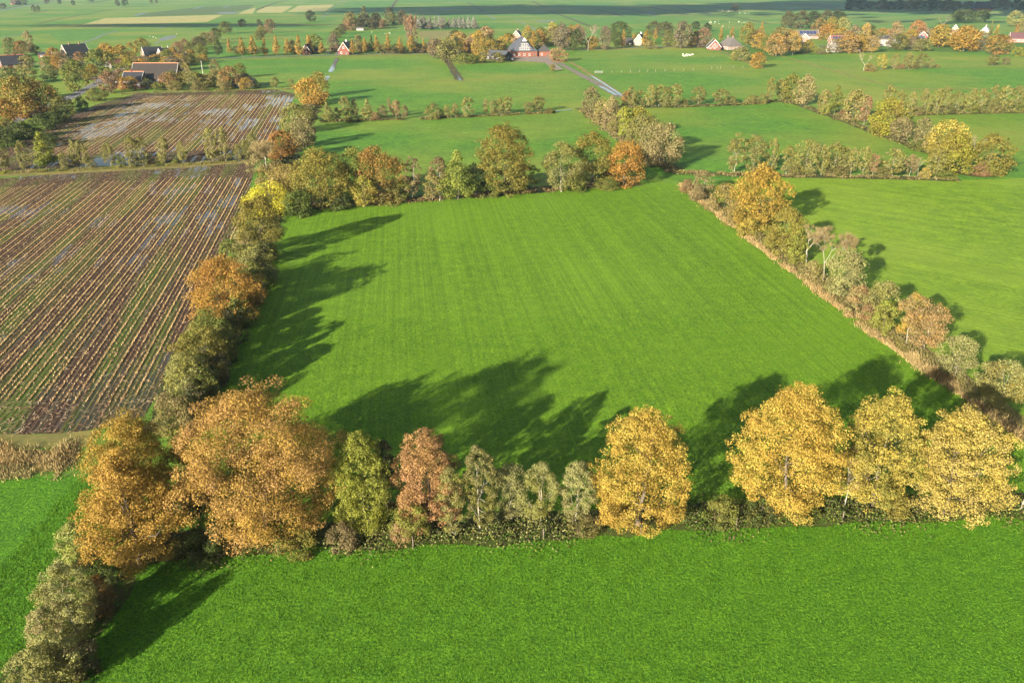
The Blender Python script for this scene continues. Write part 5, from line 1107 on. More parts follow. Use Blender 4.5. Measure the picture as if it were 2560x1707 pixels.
PAL = dict(gold=(.265, .172, .032), goldorange=(.30, .185, .042), orangegold=(.235, .135, .028), orange=(.22, .112, .028), tanorange=(0.242, 0.144, 0.0526), rust=(.215, .118, .058), rustgold=(0.207, 0.113, 0.0312),
    yellow=(0.308, 0.282, 0.0246), yellowgold=(.30, .232, .046), palegold=(0.294, 0.235, 0.0718), yellowgreen=(0.176, 0.180, 0.0229), olive=(.142, .138, .030), olivegold=(0.148, 0.117, 0.0234), green=(0.076, 0.103, 0.0209), lightgreen=(.160, .178, .032),
    dark=(0.036, 0.045, 0.0170), tan=(.20, .155, .070), greyolive=(.150, .140, .055), paleolive=(.20, .20, .074), brown=(.118, .094, .044), purplebrown=(.118, .096, .070), silver=(0.183, 0.187, 0.1482), reedtan=(.36, .27, .115), reedorange=(.34, .215, .085))  # dark also paints shade into foliage that stands in shadow
WORD = dict(gold='golden', goldorange='golden orange', orangegold='orange gold', orange='orange', tanorange='orange tan', rust='rust red', rustgold='rusty gold', yellow='bright yellow', yellowgold='yellow gold', palegold='pale gold',
    yellowgreen='yellow green', olive='olive', olivegold='olive gold', green='green', lightgreen='light green', dark='dark green', tan='tan', greyolive='grey olive', paleolive='pale olive', brown='brown', purplebrown='purple brown', silver='silvery')

# ---------------------------------------------------------------- trees
def unit(n, r):
    v = r.normal(size=(n, 3)); return v/np.linalg.norm(v, axis=1, keepdims=True)
def leaf_quads(P, N, size, r, aspect=1.0):
    n = len(P); size = np.broadcast_to(size, n)
    T = np.cross(N, unit(n, r)); T /= (np.linalg.norm(T, axis=1, keepdims=True)+1e-9); B = np.cross(N, T)
    a = T*(size*.5*r.uniform(.75, 1.25, n))[:, None]; b = B*(size*.5*aspect*r.uniform(.6, 1.0, n))[:, None]
    fold = N*(size*.16)[:, None]
    return np.stack([P-a*1.1, P-b+fold, P+a*1.1, P+b+fold], 1)
def profile(form, t):
    if form in ('oak',):   return np.where(t > .45, np.sqrt(np.clip(1-((t-.45)/.57)**2.3, 0, 1)), np.sqrt(np.clip(1-((.45-t)/.62)**2.2, 0, 1)))
    if form == 'oval':     return np.where(t > .38, np.clip(1-((t-.38)/.66)**1.9, 0, 1)**.6, np.sqrt(np.clip(1-((.38-t)/.60)**2.0, 0, 1)))
    if form == 'lime':     return np.where(t > .35, np.clip(1-((t-.35)/.67)**1.5, 0, 1)**.75, np.sqrt(np.clip(1-((.35-t)/.5)**2, 0, 1)))
    if form == 'cone':     return np.where(t > .3, np.clip(1-((t-.3)/.72)**1.25, 0, 1), np.sqrt(np.clip(1-((.3-t)/.36)**2, 0, 1)))
    if form == 'shrub':    return np.where(t > .35, np.sqrt(np.clip(1-((t-.35)/.67)**2, 0, 1)), .78+.22*t/.35)
    return np.where(t > .5, np.sqrt(np.clip(1-((t-.5)/.52)**1.8, 0, 1)), .62+.38*t/.5)     # slim, birch, bare
CROWN_BASE = dict(oak=.05, oval=.03, lime=.09, cone=.14, shrub=.0, slim=.12, birch=.18, bare=.3, whitebare=.45)
def crown_leaves(form, H, W, n, r, big):
    """leaf positions gathered in clumps spread through the crown's volume"""
    cb = CROWN_BASE[form]*H; ch = H-cb; W = W*(1.0 if big else 1.12)
    airy = form in ('slim', 'birch')
    nl = int({'oak': 62, 'oval': 74, 'lime': 84, 'cone': 44, 'shrub': 36, 'slim': 48, 'birch': 40}.get(form, 30)*(3.6 if big else 1.3))
    t = r.beta(1.25, 1.15, nl) if form != 'shrub' else r.beta(1.0, 1.3, nl)
    ang = r.uniform(0, 2*PI, nl) + np.arange(nl)*2.4
    lr = W*r.uniform(.085, .165, nl)*(.66 if big else 1.12)*(.95 if airy else 1)
    if form == 'cone': lr *= 1.5*(1.1-.6*t)
    asym = .98+.10*np.sin(ang+r.uniform(0, 6))+.08*np.sin(2*ang+r.uniform(0, 6))+r.uniform(-.12, .10, nl)
    rho = np.maximum(profile(form, t)*W*.5*asym - lr*.75, 0)
    u = r.uniform(0, 1, nl); rho = rho*np.where(u < .22, r.uniform(.15, .7, nl), r.uniform(.8, 1.03, nl))
    Lc = np.stack([rho*np.cos(ang), rho*np.sin(ang), cb + t*(ch-lr*.6)], 1)
    if airy: Lc[:, :2] += (r.normal(size=2)*.06*W)[None]*(t[:, None]-.5)
    if big and form not in ('shrub',) and not airy:
        # boughs first, then clumps over each bough
        nb = {'oak': 34, 'oval': 46, 'lime': 40, 'cone': 26}.get(form, 26); t = (np.arange(nb)+r.uniform(.1, .9, nb))/nb; ang = np.arange(nb)*2.4+r.uniform(-.5, .5, nb)
        lr1 = W*r.uniform(.11, .20, nb)*(.85 if form != 'oak' else 1); rho = np.maximum(profile(form, t)*W*.52*r.uniform(.90, 1.08, nb)-lr1*.8, 0)*np.where(r.uniform(0, 1, nb) < .12, .5, 1)
        Bc = np.stack([rho*np.cos(ang), rho*np.sin(ang), cb+lr1*.45+t*(ch-lr1*1.15)], 1)
        sub = r.uniform(0, 1, nl) < .62; core = Lc[sub]*np.array([.86, .86, .95]); core_r = lr[sub]*1.05; k = 13; dd = unit(nb*k, r)*np.array([1, 1, .8]); bi = np.repeat(np.arange(nb), k); q = r.uniform(.45, 1.0, nb*k)
        Lc = Bc[bi]+dd*(lr1[bi]*q)[:, None]; lr = lr1[bi]*r.uniform(.26, .46, nb*k); nl = nb*k; u = np.ones(nl)
        keep = (Lc[:, 2] > .3) & (Lc[:, 2] < H*1.01); Lc = np.concatenate([Lc[keep], core]); lr = np.concatenate([lr[keep], core_r]); nl = len(Lc); u = np.ones(nl)
    wts = lr**2*(1+.6*(u > .25)); idx = r.choice(nl, n, p=wts/wts.sum())
    out = Lc.copy(); out[:, 2] -= cb+ch*.42; out /= (np.linalg.norm(out, axis=1, keepdims=True)+1e-6)
    d = unit(n, r) + out[idx]*.45; d /= np.linalg.norm(d, axis=1, keepdims=True)
    rad = lr[idx]*(1-.6*r.uniform(0, 1, n)**1.8)*(1+.22*np.abs(r.normal(size=n))*(r.uniform(0, 1, n) < .25))
    P = Lc[idx] + d*rad[:, None]*np.array([1, 1, .78])
    P[:, 2] = np.clip(P[:, 2], .05, None)
    N = d*.72 + unit(n, r)*.66 + np.array([0, 0, .2]); N /= np.linalg.norm(N, axis=1, keepdims=True)
    lt = np.clip(.5+.25*np.sin(Lc[:, 0]*1.3+Lc[:, 2]*.9+r.uniform(0, 6))+.3*r.normal(size=nl), 0, 1)
    tone = np.clip(lt[idx]*.85 + .35*(1-(P[:, 2]-cb)/ch) + r.normal(0, .16, n) - .12, 0, 1)
    vary = np.clip(.35+.35*lt[r.permutation(nl)][idx]*.6 + r.uniform(0, .5, n), 0, 1)
    return P, N, tone, vary, Lc, lr
def limbs_mesh(form, H, W, Lc, r, mat, big, name='trunk'):
    T = Tubes(); cb = CROWN_BASE[form]*H
    r0 = max(.07, .017*H)*(1.0 if form in ('oak', 'oval', 'lime') else .38 if form == 'birch' else .55)
    if form == 'shrub': r0 = .05
    lean = r.normal(size=2)*.035*H; top = H*(.80 if form != 'oak' else .62)
    zs = np.linspace(0, 1, 7); wob = r.normal(size=(7, 2))*.012*H; wob[0] = 0
    spine = np.stack([lean[0]*zs+wob[:, 0], lean[1]*zs+wob[:, 1], top*zs], 1)
    rad = r0*(1-.85*zs); rad[0] *= 1.35
    T.add(spine, rad, 7 if big else 5)
    k = {'oak': 16, 'oval': 14, 'lime': 18, 'slim': 16, 'birch': 14, 'cone': 8, 'shrub': 7}.get(form, 8)
    if not big: k = max(3, k//3)
    for i in r.choice(len(Lc), min(k, len(Lc)), replace=False):
        e = Lc[i]; z0 = np.clip(e[2]*r.uniform(.45, .8), cb*.6, top*.95); f = z0/top
        s = np.array([np.interp(f, zs, spine[:, 0]), np.interp(f, zs, spine[:, 1]), z0])
        m = s*.5+e*.5; m[2] += -.06*H if form != 'birch' else .03*H; m += r.normal(size=3)*.02*H
        rr_ = r0*(1-.85*f)*.55
        T.add([s, s*.7+m*.3, m, e], [rr_, rr_*.85, rr_*.6, rr_*.25], 4)
    return T.mesh(name, mat)
def bare_tree(H, W, r, mat, twigs, thick=1.0, split=.34):
    """forked leafless tree: limbs mesh, and fine twigs as quads"""
    T = Tubes(); ends = []
    def grow(p, d, L, rad, lev):
        q = p + d*L; m = (p+q)/2 + r.normal(size=3)*L*.06
        T.add([p, m, q], [rad, rad*.85, rad*.68], 6 if lev < 2 else 4)
        if lev >= 4: ends.append((q, d)); return
        if lev >= 2: ends.append((m, d))
        for _ in range(2 if r.uniform() < .55 else 3):
            nd = d + r.normal(size=3)*split*(1.1 if lev else .8); nd[2] = abs(nd[2])*.8+.25; nd /= np.linalg.norm(nd)
            grow(q, nd, L*r.uniform(.6, .78), rad*.62, lev+1)
    grow(np.zeros(3), np.array([r.normal()*.05, r.normal()*.05, 1.0]), H*.33, .013*H*thick, 0)
    V = np.array(T.v); sx = W/max(np.ptp(V[:, 0]), np.ptp(V[:, 1])); sz = H/V[:, 2].max()
    S = np.array([sx, sx, sz]); up = V[:, 2:] > .15*H
    V = np.where(up, V*S, V*np.array([1, 1, sz])); T.v = [tuple(x) for x in V]
    E = np.array([e[0] for e in ends])*S; D = np.array([e[1] for e in ends])
    idx = r.integers(0, len(E), twigs); dd = D[idx]*.6+unit(twigs, r)*.8; dd /= np.linalg.norm(dd, axis=1, keepdims=True)
    L = W*r.uniform(.06, .16, twigs)
    P0 = E[idx]; P1 = P0+dd*L[:, None]; sd = np.cross(dd, unit(twigs, r)); sd /= np.linalg.norm(sd, axis=1, keepdims=True); sd *= max(.014, .0022*W)
    Q = np.stack([P0-sd, P0+sd, P1+sd*.4, P1-sd*.4], 1)
    return T.mesh('trunk', mat), Q
ROOT = dict(oak='broad_tree', oval='oval_tree', lime='layered_tree', cone='pointed_tree', slim='slender_tree', birch='birch_tree', bare='bare_tree', whitebare='bare_tree', shrub='shrub')
FWORD = dict(oak='broad tree', oval='tall oval tree', lime='layered tree', cone='pointed tree', slim='slender tree', birch='pale stemmed birch', bare='leafless tree', whitebare='white barked bare tree', shrub='shrub')
CAT = dict(oak='broad tree', oval='oval tree', lime='layered tree', cone='pointed tree', slim='slender tree', birch='birch', bare='bare tree', whitebare='bare tree', shrub='shrub')
ONES = 'first second third fourth fifth sixth seventh eighth ninth tenth eleventh twelfth thirteenth fourteenth fifteenth sixteenth seventeenth eighteenth nineteenth'.split()
def ordinal(i):
    if i < 20: return ONES[i-1]
    tens = ['twentieth', 'thirtieth', 'fortieth', 'fiftieth', 'sixtieth', 'seventieth']; tw = ['twenty', 'thirty', 'forty', 'fifty', 'sixty', 'seventy']
    return tens[i//10-2] if i % 10 == 0 else tw[i//10-2]+'-'+ONES[i % 10-1]
# ordinals run along each row, separately for each kind of tree in it
order = {}
for i, t in enumerate(TREES): order.setdefault((t[0], FWORD[t[1]]), []).append(i)
LABEL = {}
for (row, fw), L in order.items():
    ph, ax = ROWS[row]
    L.sort(key=lambda i: (TREES[i][8] if ax == 'x' else TREES[i][3], TREES[i][2]))
    for k, i in enumerate(L):
        col = WORD[TREES[i][6]]
        if len(L) == 1: s = f"the only {col} {fw} in {ph}"
        else:
            s = f"{ordinal(k+1)} {fw} {'from left' if ax == 'x' else 'from near end'} in {ph}, {col}"
            if len(s.split()) > 16: s = s.rsplit(',', 1)[0]
        LABEL[i] = s
MARK = dict(oak=BARK, oval=BARK, lime=BARK, cone=BARK, slim=PALEBARK, birch=WHITEBARK, shrub=DARKBARK, bare=PALEBARK, whitebare=PALEBARK)
TPL = {}
def template(form, v):
    """unit-size tree of one kind (height 1, width 1), shared by far trees"""
    if (form, v) in TPL: return TPL[form, v]
    r = np.random.default_rng(1000+v*17+len(form)*131+ord(form[0]))
    asp = {'oak': 1.2, 'cone': 2.2, 'slim': 1.7, 'birch': 2.0, 'shrub': .9, 'bare': 1.3}.get(form, 1.3); H = 10.0; W = H/asp
    if form in ('bare', 'whitebare'):
        tm, Q = bare_tree(H, W, r, MARK[form], 900); V = np.array([vv.co[:] for vv in tm.vertices])
        cm = quads_mesh('crown', Q/np.array([W, W, H]), TWIG, dict(tone=r.uniform(0, 1, len(Q)), vary=r.uniform(.3, .9, len(Q))))
    else:
        n = 2000 if form in ('slim', 'birch') else 2400
        P, N, tone, vary, Lc, lr = crown_leaves(form, H, W, n, r, False)
        A = W*H*.7; ls = math.sqrt((7.5 if form in ('slim', 'birch') else 9.5)*A/n)
        cm = quads_mesh('crown', leaf_quads(P, N, ls*r.uniform(.6, 1.3, n), r)/np.array([W, W, H]), LEAF, dict(tone=tone, vary=vary))
        tm = limbs_mesh(form, H, W, Lc, r, MARK[form], False)
    for vv in tm.vertices: vv.co = (vv.co[0]/W, vv.co[1]/W, vv.co[2]/H)
    TPL[form, v] = (tm, cm); return TPL[form, v]
GROUPS = {}
def build_trees():
    leaves = 0
    for i, (row, form, x, y, H, W, ca, cb_, bx) in enumerate(TREES):
        r = np.random.default_rng(100+i)
        root = thing(ROOT[form], LABEL[i], CAT[form], (x, y, 0), 0, FWORD[form]+'s in '+ROWS[row][0])
        px = 796/math.hypot(x, y, 50); area = W*H*px*px       # size in the picture
        unique = area > 620
        if not unique:
            v = int(r.integers(0, 5)); tm, cm = template(form, v); s = (W, W, H)
            root.rotation_euler.z = r.uniform(0, 2*PI)
        else:
            s = (1, 1, 1); big = area > 2500
            if form in ('bare', 'whitebare'):
                tm, Q = bare_tree(H, W, r, MARK[form], int(np.clip(area*3.5, 1500, 14000)), 1.0 if form == 'bare' else .6, .34 if form == 'bare' else .42)
                cm = quads_mesh('crown', Q, TWIG, dict(tone=r.uniform(0, 1, len(Q)), vary=r.uniform(.3, .9, len(Q))))
            else:
                airy = form in ('slim', 'birch')
                n = int(np.clip(area*5.2, 2600, 150000)); leaves += n
                P, N, tone, vary, Lc, lr = crown_leaves(form, H, W, n, r, big)
                A = W*H*.75; ls = math.sqrt((7.0 if airy else 9.5)*A/n)
                cm = quads_mesh('crown', leaf_quads(P, N, ls*r.uniform(.55, 1.35, n), r), LEAF, dict(tone=tone, vary=vary))
                tm = limbs_mesh(form, H, W, Lc, r, MARK[form], True)
        o1 = link('stem' if form == 'shrub' else 'trunk', tm, root); o2 = link('foliage' if form == 'shrub' else 'crown', cm, root)
        o1.scale = s; o2.scale = s
        k = r.uniform(.88, 1.12)
        o2.color = tuple(c*k for c in PAL[ca])+(1,); o2['second_colour'] = [float(c*k) for c in PAL[cb_]]
    print('unique leaves', leaves)

# ---------------------------------------------------------------- the setting: ground, fields, roads, water
def structure(o): o['kind'] = 'structure'; return o
def poly_obj(name, mat, z, pts):
    bm = bmesh.new(); f = bm.faces.new([bm.verts.new((p[0], p[1], z)) for p in pts]); bm.normal_update()
    if f.normal.z < 0: f.normal_flip()
    bmesh.ops.triangulate(bm, faces=bm.faces[:])
    return structure(bm_obj(name, bm, M[mat]))
def smooth_line(pts, step):
    """Catmull-Rom through the surveyed points"""
    P = [np.array(p) for p in pts]; P = [2*P[0]-P[1]]+P+[2*P[-1]-P[-2]]; out = []
    for i in range(1, len(P)-2):
        L = np.linalg.norm(P[i+1]-P[i]); n = max(2, min(60, int(L/step)))
        for k in range(n):
            t = k/n; a, b, c, d = P[i-1], P[i], P[i+1], P[i+2]
            out.append(.5*((2*b)+(c-a)*t+(2*a-5*b+4*c-d)*t*t+(3*b-a-3*c+d)*t**3))
    out.append(P[-2]); return np.array(out)
def ribbon(name, mat, hw, z, pts, wob=.12):
    L = smooth_line(pts, 3); n = len(L); d = np.gradient(L, axis=0); d /= np.linalg.norm(d, axis=1, keepdims=True)+1e-9
    nrm = np.stack([-d[:, 1], d[:, 0]], 1); bm = bmesh.new(); rows = []
    for i in range(n):
        a = hw*(1+wob*rng.normal()); b = hw*(1+wob*rng.normal())
        rows.append((bm.verts.new((*(L[i]+nrm[i]*a), z)), bm.verts.new((*(L[i]-nrm[i]*b), z))))
    for (a, b), (c, e) in zip(rows, rows[1:]): bm.faces.new((b, e, c, a))
    return structure(bm_obj(name, bm, M[mat]))
bm = bmesh.new()
for x0, x1 in ((-9000, 9000),):
    f = bm.faces.new([bm.verts.new(p) for p in ((-9000, -400, 0), (9000, -400, 0), (9000, 12000, 0), (-9000, 12000, 0))])
structure(bm_obj('ground', bm, M['ground']))
for name, mat, z, pts in FIELDS: poly_obj(name, 'far_water' if mat == 'water' else mat, z, pts)
for name, mat, hw, z, pts in STRIPS: ribbon(name, 'far_water' if mat == 'water' and pts[0][1] > 700 else mat, hw*(.6 if mat == 'water' and pts[0][1] > 700 else 1), z, pts, .02 if mat == 'asphalt' else .16)
# dashed edge lines on the left road
M['paint'] = plain('road_paint', (.55, .55, .52), .7, .3, .1, 3)
rl = smooth_line(STRIPS[0][4][:8], 3); bm = bmesh.new()
for i in range(0, len(rl)-1, 2):
    d = rl[i+1]-rl[i]; d = d/np.linalg.norm(d); nn = np.array([-d[1], d[0]])
    for sgn in (-1.9, 1.9):
        a = rl[i]+nn*sgn; b = a+d*2.2; q = nn*.12
        bm.faces.new([bm.verts.new((*p, .058)) for p in (a-q, b-q, b+q, a+q)])
structure(bm_obj('road_marking', bm, M['paint']))

# ---------------------------------------------------------------- stubble, reeds, undergrowth
def inside(P, poly):
    x, y = P[:, 0], P[:, 1]; c = np.zeros(len(P), bool); n = len(poly)
    for i in range(n):
        x1, y1 = poly[i]; x2, y2 = poly[i-1]
        c ^= ((y1 > y) != (y2 > y)) & (x < (x2-x1)*(y-y1)/(y2-y1+1e-12)+x1)
    return c
def stubble():
    ca, sa = math.cos(ROW_A), math.sin(ROW_A); PP = []; kinds = []
    for area in ROW_AREAS:
        A = np.array(area); rr_ = A[:, 0]*ca+A[:, 1]*sa; ss = -A[:, 0]*sa+A[:, 1]*ca
        for k in range(int(rr_.min()/.75), int(rr_.max()/.75)+1):
            rk = np.random.default_rng(k+5000); dens = float(rk.choice([2, 8, 12, 15], p=[.12, .23, .30, .35]) if k % 2 else rk.choice([.3, 1.2, 3, 8], p=[.42, .28, .18, .12]))
            n = int((ss.max()-ss.min())*dens*1.5); s = ss.min()+(ss.max()-ss.min())*rng.uniform(0, 1, n)**1.15; r = (k+.5)*.75 + rng.normal(0, .055, n)
            P = np.stack([r*ca-s*sa, r*sa+s*ca], 1); P = P[inside(P, area)]
            PP.append(P); kinds.append(np.full(len(P), dens))
    P = np.concatenate(PP); n = len(P)
    far = np.hypot(P[:, 0], P[:, 1]) > 235
    h = rng.uniform(.11, .21, n)*np.where(far, .6, 1); wd = rng.uniform(.022, .048, n)*np.where(far, 1.3, 1); yaw = rng.uniform(0, PI, n); tilt = rng.normal(0, .09, (n, 2))
    z0 = np.full(n, .01); a = np.stack([np.cos(yaw)*wd, np.sin(yaw)*wd], 1)
    Q = np.zeros((n, 4, 3)); Q[:, 0, :2] = P-a; Q[:, 1, :2] = P+a; Q[:, 2, :2] = P+a*.8+tilt; Q[:, 3, :2] = P-a*.8+tilt
    Q[:, 0:2, 2] = z0[:, None]; Q[:, 2:, 2] = h[:, None]
    base = np.array([(.44, .30, .145), (.40, .245, .12), (.34, .26, .09), (.48, .37, .20)])[rng.choice(4, n, p=[.4, .25, .2, .15])]
    # loose straw lying on the headlands and between the drills
    m = 26000; L = []
    for (fx, pts) in [(0, FIELDS[0][3]), (1, FIELDS[1][3])]:
        A = np.array(pts); R_ = np.stack([rng.uniform(A[:, 0].min(), A[:, 0].max(), m*3), rng.uniform(A[:, 1].min(), A[:, 1].max(), m*3)], 1)
        R_ = R_[inside(R_, pts)][:m]
        keep = ~inside(R_, ROW_AREAS[fx]) | (rng.uniform(0, 1, len(R_)) < .35); L.append(R_[keep])
    S = np.concatenate(L); k = len(S); yaw = rng.uniform(0, 2*PI, k); ln = rng.uniform(.12, .45, k); ww = rng.uniform(.03, .06, k)
    d = np.stack([np.cos(yaw), np.sin(yaw)], 1); e = np.stack([-d[:, 1], d[:, 0]], 1)*ww[:, None]; d = d*ln[:, None]
    Z = rng.uniform(.03, .12, (k, 1)); q = np.zeros((k, 4, 3)); q[:, 0, :2] = S-d-e; q[:, 1, :2] = S+d-e; q[:, 2, :2] = S+d+e; q[:, 3, :2] = S-d+e; q[:, :, 2] = Z; q[:, 1:3, 2] += rng.uniform(-.02, .12, (k, 1))
    b2 = np.array([(.36, .24, .13), (.27, .16, .085), (.42, .33, .2)])[rng.integers(0, 3, k)]
    me = quads_mesh('maize_stubble', np.concatenate([Q, q]), STRAW, dict(tint=np.concatenate([base, b2])*rng.uniform(.72, 1.0, (n+k, 1))))
    o = link('maize_stubble', me); o['kind'] = 'stuff'; o['label'] = 'tan cut maize stalks in straight drills on wet mud'
stubble()
def undergrowth():
    for kind, cols, wd, ht, dens, pts in UNDER:
        L = smooth_line(pts, 1.5); seg = np.linalg.norm(np.diff(L, axis=0), axis=1); tot = seg.sum(); n = int(tot*dens*3.6)
        cs = np.concatenate([[0], np.cumsum(seg)]); s = rng.uniform(0, tot, n)
        c = np.stack([np.interp(s, cs, L[:, 0]), np.interp(s, cs, L[:, 1])], 1)
        dst = np.hypot(c[:, 0], c[:, 1]); sz = np.clip(dst/950, .12, .6)
        hm = .35+.65*np.clip(np.sin(s*.9+np.sin(s*.37)*2)*.5+.5+rng.normal(0, .15, n), 0, 1)
        pal = np.array([PAL[k] for k in cols]); clump = np.floor(s/rng.uniform(2.5, 4, n)).astype(int)
        col = pal[(clump*7+np.where(rng.uniform(0, 1, n) < .3, rng.integers(0, 9, n), 0)) % len(pal)]*rng.uniform(.6, 1.2, (n, 1))
        thin = np.sin(s*.23+1.3)+np.sin(s*.61+np.sin(s*.11)*3)+.8*np.sin(s*1.7)+rng.normal(0, .5, n)
        keep = (thin > -1.0) | (dens > 80)
        off = rng.normal(0, wd*.42, n)*(1+.35*np.sin(s*.4)); d = np.gradient(L, axis=0); d /= np.linalg.norm(d, axis=1, keepdims=True)+1e-9
        nx = np.interp(s, cs, -d[:, 1]); ny = np.interp(s, cs, d[:, 0]); P = np.stack([c[:, 0]+nx*off, c[:, 1]+ny*off], 1)
        if kind in ('reeds', 'rough_grass'):
            h = ht*hm*rng.uniform(.6, 1.15, n); yaw = rng.uniform(0, PI, n); a = np.stack([np.cos(yaw), np.sin(yaw)], 1)*(sz*.32)[:, None]; tl = rng.normal(0, .22, (n, 2))*h[:, None]
            Q = np.zeros((n, 4, 3)); Q[:, 0, :2] = P-a; Q[:, 1, :2] = P+a; Q[:, 2, :2] = P+a*.35+tl; Q[:, 3, :2] = P-a*.35+tl; Q[:, 2:, 2] = h[:, None]
        else:
            z = ht*hm*np.sqrt(rng.uniform(0, 1, n))*np.clip(1-(off/(wd*1.1))**2, .15, 1)
            N = unit(n, rng)+np.array([0, 0, .6]); N /= np.linalg.norm(N, axis=1, keepdims=True)
            Q = leaf_quads(np.c_[P, z+.05], N, sz*1.6, rng)
        o = link(kind, quads_mesh(kind, Q[keep], TINT, dict(tint=col[keep]))); o['kind'] = 'stuff'
undergrowth()
def tufts():
    """standing grass of the two nearest meadows, as blades in loose clumps"""
    def area(pts, n, ylim, hmul):
        A = np.array(pts); x0, x1 = max(A[:, 0].min(), -48), min(A[:, 0].max(), 66); y0, y1 = max(A[:, 1].min(), 40), min(A[:, 1].max(), ylim)
        c = np.stack([rng.uniform(x0, x1, n//9), y0+(y1-y0)*rng.uniform(0, 1, n//9)**1.25], 1)
        P = np.repeat(c, 9, 0); P = P+rng.normal(0, .16, P.shape)*rng.uniform(.4, 1.6, len(P))[:, None]
        P = P[inside(P, pts)]; d = np.hypot(P[:, 0], P[:, 1]); return P, d, hmul
    Qs, Cs = [], []
    F_ = {f[0]: f[3] for f in FIELDS}
    for pts, n, yl, hm in ((F_['front_meadow'], 240000, 72, .66), (F_['main_meadow'], 150000, 120, .6), (F_['corner_meadow'], 50000, 84, .66)):
        P, d, hm = area(pts, n, yl, hm); n = len(P); h = rng.uniform(.05, .15, n)*hm*(1+(rng.uniform(0, 1, n) < .03)*.8); w_ = rng.uniform(.015, .036, n)*(d/60)**.5; yaw = rng.uniform(0, PI, n); tl = rng.normal(0, .09, (n, 2))
        a = np.stack([np.cos(yaw), np.sin(yaw)], 1)*w_[:, None]; Q = np.zeros((n, 4, 3)); Q[:, 0, :2] = P-a; Q[:, 1, :2] = P+a; Q[:, 2, :2] = P+a*.5+tl; Q[:, 3, :2] = P-a*.5+tl; Q[:, 2:, 2] = h[:, None]; Q[:, :2, 2] = .005
        Qs.append(Q); b = np.array([(.072, .178, .008), (.056, .155, .006), (.090, .198, .010), (.098, .19, .014)])[rng.choice(4, n, p=[.4, .3, .22, .08])]; Cs.append(b*rng.uniform(.7, 1.2, (n, 1)))
    o = link('grass', quads_mesh('grass', np.concatenate(Qs), TINT, dict(tint=np.concatenate(Cs)))); o['kind'] = 'stuff'; o['label'] = 'short green grass standing in the near meadows'
tufts()
build_trees()

# ---------------------------------------------------------------- buildings
for n_, c_ in dict(brick_red=(0.128, 0.046, 0.031), brick_orange=(0.147, 0.056, 0.034), brick_pale=(0.212, 0.139, 0.106), brick_pink=(0.257, 0.134, 0.117), white_wall=(0.232, 0.223, 0.205), cream=(0.247, 0.203, 0.147), wood_dark=(0.037, 0.031, 0.027), wood_grey=(0.150, 0.143, 0.136), wood_brown=(0.177, 0.109, 0.068)).items(): M[n_] = plain(n_, c_, .85, .2, .2, 1.3)
for n_, c_ in dict(roof_black=(0.020, 0.020, 0.026), roof_dark=(0.037, 0.033, 0.033), roof_thatch=(0.022, 0.016, 0.012), roof_rose=(0.170, 0.082, 0.078), roof_red=(0.150, 0.058, 0.044), roof_slate=(0.051, 0.054, 0.065), roof_grey=(0.088, 0.077, 0.073), roof_brown=(0.102, 0.068, 0.058), roof_blue=(0.031, 0.041, 0.068), roof_wine=(0.075, 0.034, 0.041), roof_white=(0.422, 0.408, 0.381)).items(): M[n_] = plain(n_, c_, .6, .4, .25, 2.0)
M['trim'] = plain('white_trim', (.52, .50, .48), .6, .4, .05); M['ridge_tile'] = plain('ridge_tile', (.42, .16, .08), .8, .2, .1)
M['pane'] = plain('window_glass', (.03, .035, .045), .08, .6, .1); M['solar'] = plain('solar_panel', (.02, .03, .085), .15, .6, .1); M['tarp'] = plain('blue_tarpaulin', (.03, .22, .62), .5, .4, .1); M['door_paint'] = plain('door_paint', (.07, .06, .05), .5, .4, .1)
def prism(bm, pts, y0, y1):
    """extrude an x-z outline along y"""
    a = [bm.verts.new((x, y0, z)) for x, z in pts]; b = [bm.verts.new((x, y1, z)) for x, z in pts]; n = len(pts)
    bm.faces.new(a); bm.faces.new(b[::-1])
    for i in range(n): bm.faces.new((a[i], b[i], b[(i+1) % n], a[(i+1) % n]))
def add_window(parent, c, w_, h_, face):
    """frame proud of the wall with a pane; face = 'y' (gable end at -y) or +1/-1 (side walls)"""
    bm = bmesh.new(); t = .1
    def pc(dx, dz, sx, sz, dep, off):
        if face == 'y': box(bm, (c[0]+dx, c[1]-off, c[2]+dz), (sx, dep, sz))
        else: box(bm, (c[0]+face*off, c[1]+dx, c[2]+dz), (dep, sx, sz))
    pc(0, h_/2, w_+.24, .12, .1, .05); pc(0, -h_/2, w_+.3, .14, .14, .07); pc(-w_/2, 0, .12, h_-.14, .1, .05); pc(w_/2, 0, .12, h_-.14, .1, .05); pc(0, 0, .07, h_-.14, .08, .045)
    f = bm_obj('window', bm, M['trim'], parent)
    bm = bmesh.new(); pc(0, 0, w_-.12, h_-.14, .04, .025); bm_obj('pane', bm, M['pane'], f)
